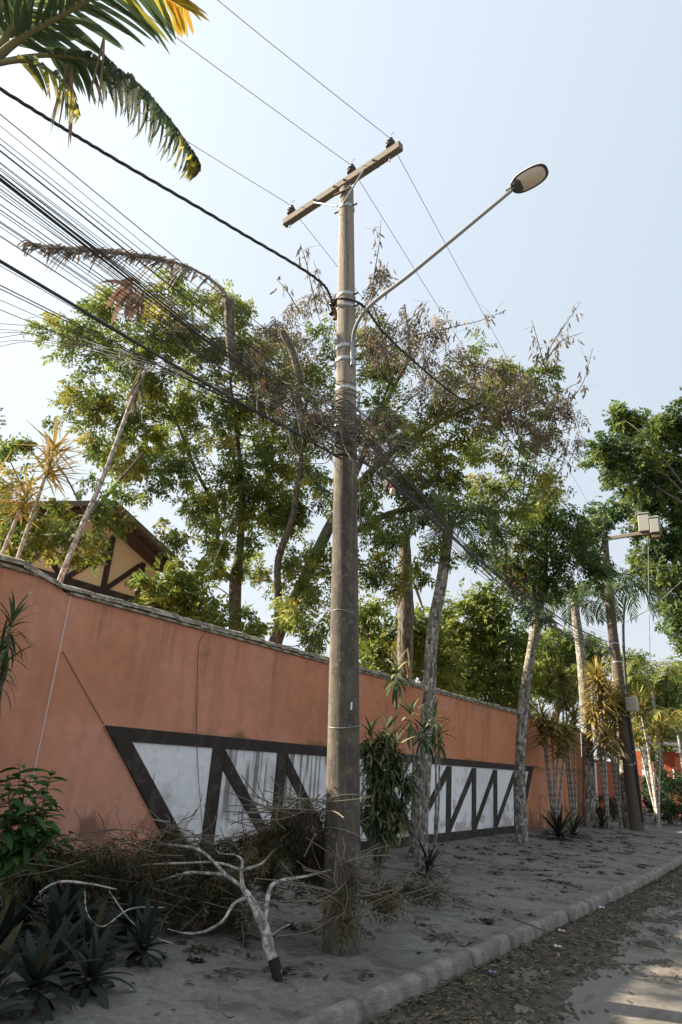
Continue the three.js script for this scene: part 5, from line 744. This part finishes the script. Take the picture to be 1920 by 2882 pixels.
dracaena('golden dracaena with brown skirt left of the distant leaning pole', [-6.2, 0, -28.6], [[-6.06,4.56,-27.46],[-6.15,3.50,-27.87],[-6.11,2.82,-28.20],[-6.24,3.79,-27.68],[-5.97,4.12,-27.72]], { seed: 1106, n: 140, len: 0.85, w: 0.062, bend: 1.1, cols: GOLD }, gd);
dracaena('golden dracaena right of the distant leaning pole', [-5.3, 0, -31], [[-5.88,3.25,-31.39],[-5.58,4.11,-31.22],[-5.49,2.62,-31.93],[-5.66,4.60,-30.95],[-5.07,3.49,-31.84]], { seed: 1107, n: 130, len: 0.8, w: 0.06, bend: 0.8, cols: GOLD.concat(LIME) }, gd);
{ // dark hedge shrubs by the gatehouse
  for (const [lab, cl, seed] of [['dark rounded hedge bush right of the distant leaning pole foot', [[-5.87,1.60,-32.67,0.51],[-5.82,1.10,-33.58,0.56],[-5.43,1.81,-33.14,0.46],[-5.86,0.59,-33.10,0.51],[-5.64,0.76,-34.41,0.53]], 1201], ['dark hedge bush at the right edge below the gatehouse', [[-5.27,1.49,-34.66,0.53],[-5.09,0.98,-35.48,0.61],[-5.12,1.69,-35.53,0.54],[-4.81,0.82,-35.87,0.67],[-5.43,0.60,-35.18,0.42]], 1202], ['dark low bush at the foot of the red set-back wall', [[-7.48,0.63,-31.47,0.32],[-7.14,0.49,-31.81,0.32],[-6.88,0.59,-32.24,0.33]], 1203]]) {
    const c = cl[1], b = [c[0], 0, c[2]]; tree('hedge_bush', lab, { seed, base: b, trunks: [[[b, [c[0], c[1] * 0.5, c[2]], [c[0], c[1], c[2]]], [0.06, 0.05, 0.03]]], crowns: [{ clumps: cl, tufts: 16, sprays: 14, pairs: 3, len: 0.12, w: 0.05, cols: [[0.035, 0.06, 0.024], [0.05, 0.08, 0.028]], hang: 0.2, size: 0.2, spread: 0.35, limbs: 0.8, twigs: 0 }] });
    scene.children[scene.children.length - 1].userData.category = 'bush';
  }
}

// ---------------------------------------------------------------- fallen branch in front of the wall
{
  const r = rng(1301), base = [-3.7, 0, -4.95], g = thing('fallen_branch', 'large fallen branch with pale bark and drying leaves lying between wall and pole', 'branch', base), l = (p) => [p[0] - base[0], p[1] - base[1], p[2] - base[2]];
  const B = (pts, radii) => part(g, 'limb', tube(pts.map(l), radii, 8, pts.length * 5, true, (s, a) => 1 + 0.75 * (fbm(s * 9 + pts[0][0] * 7, Math.cos(a) + 2, 0, 0, 3) - 0.5)), M.paleBark);
  B([[-3.68,0.02,-4.96],[-3.80,0.20,-4.97],[-3.89,0.31,-5.00],[-4.04,0.41,-5.06],[-4.14,0.48,-5.08],[-4.28,0.52,-5.16],[-4.39,0.62,-5.24]], [0.04, 0.046, 0.042, 0.036, 0.028, 0.022, 0.014]);
  tag(part(g, 'charred_end', tube([[-3.62,-0.02,-4.95],[-3.67,0.02,-4.95],[-3.72,0.13,-4.94]].map(l), [0.01, 0.042, 0.044], 9, 10, true, (s, a) => 1 + 0.5 * (fbm(s * 20, a, 0, 0, 2) - 0.5)), M.char), 'blackened broken butt end');
  B([[-3.86,0.32,-4.96],[-3.85,0.48,-4.96],[-3.88,0.59,-5.02],[-3.92,0.62,-5.24],[-3.89,0.63,-5.51],[-3.81,0.67,-5.81],[-3.69,0.72,-6.13]], [0.0216, 0.02016, 0.01728, 0.0144, 0.01152, 0.0072, 0.00432]);
  B([[-3.83,0.25,-4.97],[-3.76,0.29,-4.98],[-3.66,0.35,-4.95],[-3.58,0.39,-4.93]], [0.01152, 0.00864, 0.0072, 0.00432]);
  B([[-4.14,0.48,-5.08],[-4.18,0.44,-4.95],[-4.17,0.33,-4.81],[-4.28,0.25,-4.77],[-4.50,0.19,-4.77],[-4.71,0.19,-4.75]], [0.01584, 0.0144, 0.01296, 0.01152, 0.0072, 0.00432]);
  B([[-4.28,0.52,-5.16],[-4.47,0.59,-5.13],[-4.64,0.58,-5.15],[-4.88,0.56,-5.12],[-5.10,0.50,-5.13],[-5.36,0.41,-5.12]], [0.01728, 0.0144, 0.01296, 0.01152, 0.0072, 0.00432]);
  B([[-4.45,0.57,-5.15],[-4.61,0.67,-5.13],[-4.86,0.74,-5.18],[-5.31,0.73,-5.26],[-5.80,0.68,-5.34],[-6.18,0.64,-5.22]], [0.01584, 0.0144, 0.01296, 0.01152, 0.0072, 0.00432]);
  B([[-4.39,0.62,-5.24],[-4.47,0.69,-5.34],[-4.67,0.71,-5.46],[-4.94,0.69,-5.54],[-5.13,0.74,-5.64]], [0.0144, 0.01296, 0.01008, 0.0072, 0.00432]);
  B([[-4.42,0.63,-5.28],[-4.67,0.66,-5.23],[-5.01,0.62,-5.13],[-5.40,0.56,-5.02],[-5.69,0.46,-4.87]], [0.01296, 0.01152, 0.01008, 0.0072, 0.00432]);
  B([[-4.33,0.65,-5.20],[-4.33,0.68,-5.44],[-4.39,0.79,-5.75],[-4.36,0.85,-6.13],[-4.25,0.91,-6.43]], [0.0144, 0.01296, 0.01008, 0.0072, 0.0036]);
  B([[-4.85,0.51,-4.26],[-5.04,0.54,-4.11],[-5.15,0.55,-3.90],[-5.18,0.49,-3.78]], [0.00576, 0.00864, 0.00864, 0.00576]);
  B([[-4.62,0.38,-4.60],[-4.86,0.35,-4.45],[-4.82,0.27,-4.13],[-4.89,0.36,-4.04],[-4.98,0.50,-4.05]], [0.00432, 0.00576, 0.00576, 0.00576, 0.00432]);
  B([[-4.52,0.13,-4.65],[-4.69,0.18,-4.52],[-4.88,0.26,-4.48],[-5.26,0.41,-4.54]], [0.00576, 0.00648, 0.00576, 0.00432]);
  B([[-5.59,1.15,-4.63],[-5.59,1.00,-4.82],[-5.55,0.96,-5.01],[-5.30,0.94,-5.18]], [0.00216, 0.00288, 0.0036, 0.0036]);
  const L = new Leaves(), tw = [], cl = [[-5.97,0.54,-4.48,0.16],[-6.05,0.54,-4.83,0.18],[-5.64,0.65,-4.78,0.20],[-5.45,0.67,-4.93,0.20],[-5.52,0.67,-5.33,0.19],[-5.65,0.44,-5.10,0.19],[-5.41,0.42,-5.33,0.21],[-5.31,0.33,-5.61,0.19],[-5.75,0.16,-5.53,0.20],[-5.20,0.18,-5.47,0.17],[-5.10,0.28,-5.64,0.19],[-4.89,0.43,-5.63,0.17],[-5.07,0.65,-5.42,0.19],[-4.88,0.67,-5.70,0.21],[-4.53,0.81,-5.66,0.21],[-4.38,0.94,-5.78,0.20],[-4.16,1.07,-5.82,0.18],[-4.44,0.80,-6.17,0.22],[-4.61,0.59,-5.92,0.19],[-4.21,0.90,-6.22,0.20],[-4.36,0.60,-6.31,0.18],[-4.66,0.20,-5.66,0.12],[-5.03,0.14,-5.71,0.17],[-4.16,0.74,-6.39,0.14],[-3.41,0.75,-5.46,0.07],[-3.46,0.56,-5.39,0.08],[-3.37,0.44,-5.37,0.05],[-4.06,0.38,-7.05,0.13],[-4.12,0.34,-7.54,0.13],[-3.82,0.33,-6.73,0.09],[-4.24,0.31,-8.25,0.13],[-4.15,0.27,-8.59,0.09],[-6.58,0.55,-4.67,0.16],[-5.94,0.48,-4.17,0.13],[-5.72,0.35,-4.77,0.16],[-6.28,0.34,-4.90,0.17],[-4.30,1.14,-5.86,0.10],[-3.93,1.21,-5.62,0.07],[-5.42,0.82,-5.43,0.11],[-6.03,0.17,-5.38,0.18],[-4.24,1.11,-5.51,0.07]];
  for (const c of cl) c[1] = Math.max(c[1], c[3] * 0.6);
  crown(L, cl, r, { tufts: 80, sprays: 8, pairs: 5, len: 0.075, w: 0.0125, cols: [[0.085, 0.078, 0.034], [0.12, 0.095, 0.045], [0.065, 0.065, 0.03], [0.15, 0.12, 0.06], [0.07, 0.055, 0.038]], hang: 0.9, size: 0.2, spread: 0.2, twig: tw });
  for (let i = 0; i < L.p.length; i += 3) { L.p[i] -= base[0]; L.p[i + 1] = Math.max(0.02, L.p[i + 1]); L.p[i + 2] -= base[2]; }
  part(g, 'drying_leaves', L.geo(), dryLeaf).userData.kind = 'stuff';
  const st = []; for (let i = 0; i < 600; i++) { const c = cl[Math.floor(r() * cl.length)], p = V(c[0], Math.max(0.08, c[1]), c[2]).addScaledVector(randDir(r), c[3]), d = V(-0.3, 0.15, -0.2).addScaledVector(randDir(r), 0.9).normalize().multiplyScalar(0.25 + 0.5 * r()); p.y = Math.max(0.05, p.y); d.y *= 0.5; st.push(tube([p, p.clone().addScaledVector(d, 0.5).addScaledVector(randDir(r), 0.05), p.clone().add(d)].map((v) => l([v.x, Math.max(0.02, v.y), v.z])), 0.003 + 0.003 * r(), 4, 6, false)); }
  part(g, 'twigs', merge(st), std([0.16, 0.135, 0.1], 0.9)).userData.kind = 'stuff';
}
// ---------------------------------------------------------------- litter on the path and in the gutter
function litter(name, label, spots, cols, seed, big) {
  const r = rng(seed), L = new Leaves(); L.leaf(V(-0.5, 0.06, 0), V(1, 0, 0), V(0, 1, 0), 1, 0.32, [1, 1, 1]); const geo = L.geo(); geo.deleteAttribute('color');
  const m = new THREE.InstancedMesh(geo, std([1, 1, 1], 0.95, { side: THREE.DoubleSide }), spots.length), d = new THREE.Object3D(), c = new THREE.Color();
  spots.forEach(([x, y, z], i) => { d.position.set(x, y + 0.004 + 0.012 * r(), z); d.rotation.set((r() - 0.5) * 0.7, r() * 6.283, (r() - 0.5) * 0.5); const s = big * (0.5 + r()); d.scale.set(s, s, s * (0.4 + 0.8 * r())); d.updateMatrix(); m.setMatrixAt(i, d.matrix); const k = vary(r, cols, 0.6); m.setColorAt(i, c.setRGB(...k)); });
  m.name = name; scene.add(m); tag(m, label, 'leaf litter', undefined, 'stuff');
}
{
  const r = rng(1401), path = [], gut = [];
  for (let k = 0; k < 330; k++) { const z = -4.5 - 22 * Math.pow(r(), 1.3), x = lerp(-3.1, -6.9, Math.pow(r(), 0.9)), n = 6 + Math.floor(36 * r() * r()), s = 0.06 + 0.2 * r(); if (x > -3.9 && z > -7 && r() < 0.6) continue; for (let j = 0; j < n; j++) { const px = Math.min(-3.06, x + s * (r() + r() - 1)), pz = z + s * (r() + r() - 1); path.push([px, sandY(px, pz), pz]); } }
  for (let k = 0; k < 500; k++) { const z = -3 - 24 * r(), x = lerp(-3.1, -6.9, r()); path.push([x, sandY(x, z), z]); }
  const edge = (z) => 0.75 + 0.55 * fbm(z * 0.7 + 60, 3, 0, 0, 3);
  for (let k = 0; k < 15000; k++) { const z = -3.6 - 40 * Math.pow(r(), 1.4), u = Math.pow(r(), 1.5), x = -2.83 + 0.05 * Math.sin(z * 0.35) + u * edge(z) * 1.35; if (u > 0.55 && fbm(x * 3 + 9, z * 2 + 80, 0, 0, 2) < 0.5) continue; gut.push([x, -0.122 + 0.018 * (fbm(x * 0.9 + 40, z * 0.9 + 200, 0, 0, 3) - 0.5) + 0.02 * r() * (1 - u), z]); }
  // ragged strip of trodden soil and leaf mould washed against the kerb
  const dirt = tex(512, 512, (u, v) => { const a = fbm(u * 30, v * 30, 30, 30, 4), b = fbm(u * 7, v * 7, 7, 7, 3), c = mix3([0.05, 0.041, 0.028], [0.115, 0.095, 0.066], smooth(a, 0.35, 0.7)), k = 0.7 + 0.6 * b; return [c[0] * k, c[1] * k, c[2] * k]; });
  const dg = sheet(-2.88, -1, -42, 2, 0.045, 0.045, (x, z) => -0.119 + 0.018 * (fbm(x * 0.9 + 40, z * 0.9 + 200, 0, 0, 3) - 0.5)), pa = dg.attributes.position, keep = [];
  for (let i = 0; i < dg.index.count; i += 3) { const k = dg.index.getX(i), x = pa.getX(k), z = pa.getZ(k); if (x + 2.88 < edge(z) * 0.7 + 1.9 * (fbm(x * 3.2 + 5, z * 2.4 + 70, 0, 0, 4) - 0.5) + 0.3 * (hash(Math.floor(x * 90), Math.floor(z * 90)) - 0.5)) keep.push(dg.index.getX(i), dg.index.getX(i + 1), dg.index.getX(i + 2)); }
  dg.setIndex(keep); structure('gutter_soil', dg, std([1, 1, 1], 0.95, { map: rep(dirt, 1.3, 1.3), bumpMap: rep(sandBump, 0.5, 0.5), bumpScale: 0.02 }), 'dark trodden soil and leaf mould along the kerb');
  litter('path_litter', 'scattered dark dry leaf sprigs on the sandy path', path, [[0.045, 0.04, 0.022], [0.065, 0.055, 0.03], [0.032, 0.027, 0.02], [0.075, 0.075, 0.032]], 1402, 0.085);
  litter('gutter_litter', 'band of brown leaf litter along the gutter', gut, [[0.075, 0.058, 0.036], [0.11, 0.082, 0.048], [0.05, 0.04, 0.028], [0.15, 0.115, 0.065], [0.2, 0.16, 0.09], [0.09, 0.085, 0.04]], 1403, 0.06);
  const pet = new THREE.SphereGeometry(0.5, 10, 6), fl = [['white', [-2.91,-0.10,-10.90], [0.75, 0.72, 0.78]], ['white', [-2.78,-0.10,-11.31], [0.75, 0.72, 0.78]], ['pink', [-2.74,-0.10,-9.22], [0.72, 0.42, 0.5]], ['cream', [-2.54,-0.10,-8.39], [0.6, 0.58, 0.5]], ['purple', [-2.68,-0.10,-6.87], [0.2, 0.16, 0.26]]];
  const seen = ['white fallen flower in the gutter, left of a white pair', 'white fallen flower in the gutter, right of a white pair', 'pink fallen flower in the gutter by the crossing twig', 'cream fallen petal in the gutter below the pink flower', 'purple fallen flower in the gutter at the kerb foot'];
  fl.forEach(([n, p, c], i) => { const t = thing('fallen_flower', seen[i], 'flower', p, 'flowers in the gutter'), m = std(c, 0.7); for (let k = 0; k < 5; k++) { const q = part(t, 'petal', pet, m); q.scale.set(0.055, 0.008, 0.03); q.position.set(0.024 * Math.cos(k * 1.257), 0.008 + 0.004 * (k % 2), 0.024 * Math.sin(k * 1.257)); q.rotation.set(0, -k * 1.257, 0.35); } });
  const tw = (pts, rad, lab) => solo('fallen_twig', tube(pts, rad, 6, 20), M.bark, lab, 'twig', 'twigs on the ground');
  tw([[-3.11,0.05,-8.61], [-2.78,0.03,-8.48], [-2.56,-0.06,-8.74], [-2.12,-0.10,-8.90]], [0.008, 0.009, 0.007, 0.004], 'long brown twig lying across the kerb into the gutter');
  tw([[-4.41,0.03,-9.55], [-3.89,0.03,-9.06], [-3.45,0.03,-8.83]], [0.008, 0.007, 0.004], 'dark twig lying on the path midway between pole and kerb');
  tw([[-4.06,0.03,-4.79], [-3.88,0.03,-4.90], [-3.75,0.03,-5.01]], [0.006, 0.006, 0.004], 'thin straight twig on the sand left of the charred branch end');
  tw([[-3.67,0.02,-4.29], [-3.49,0.02,-4.11], [-3.35,0.02,-4.03], [-3.34,0.02,-4.09]], [0.005, 0.005, 0.004, 0.003], 'small hooked twig on bare sand near the bottom edge');
  tw([[-6.15,0.10,-10.43], [-5.65,0.06,-10.60], [-5.33,0.04,-11.18]], [0.008, 0.008, 0.005], 'pale bare twig stretching right from the pole foot');
}

scene.traverse((o) => { if (o.isMesh) { o.castShadow = true; o.receiveShadow = true; } });
renderer.render(scene, camera);
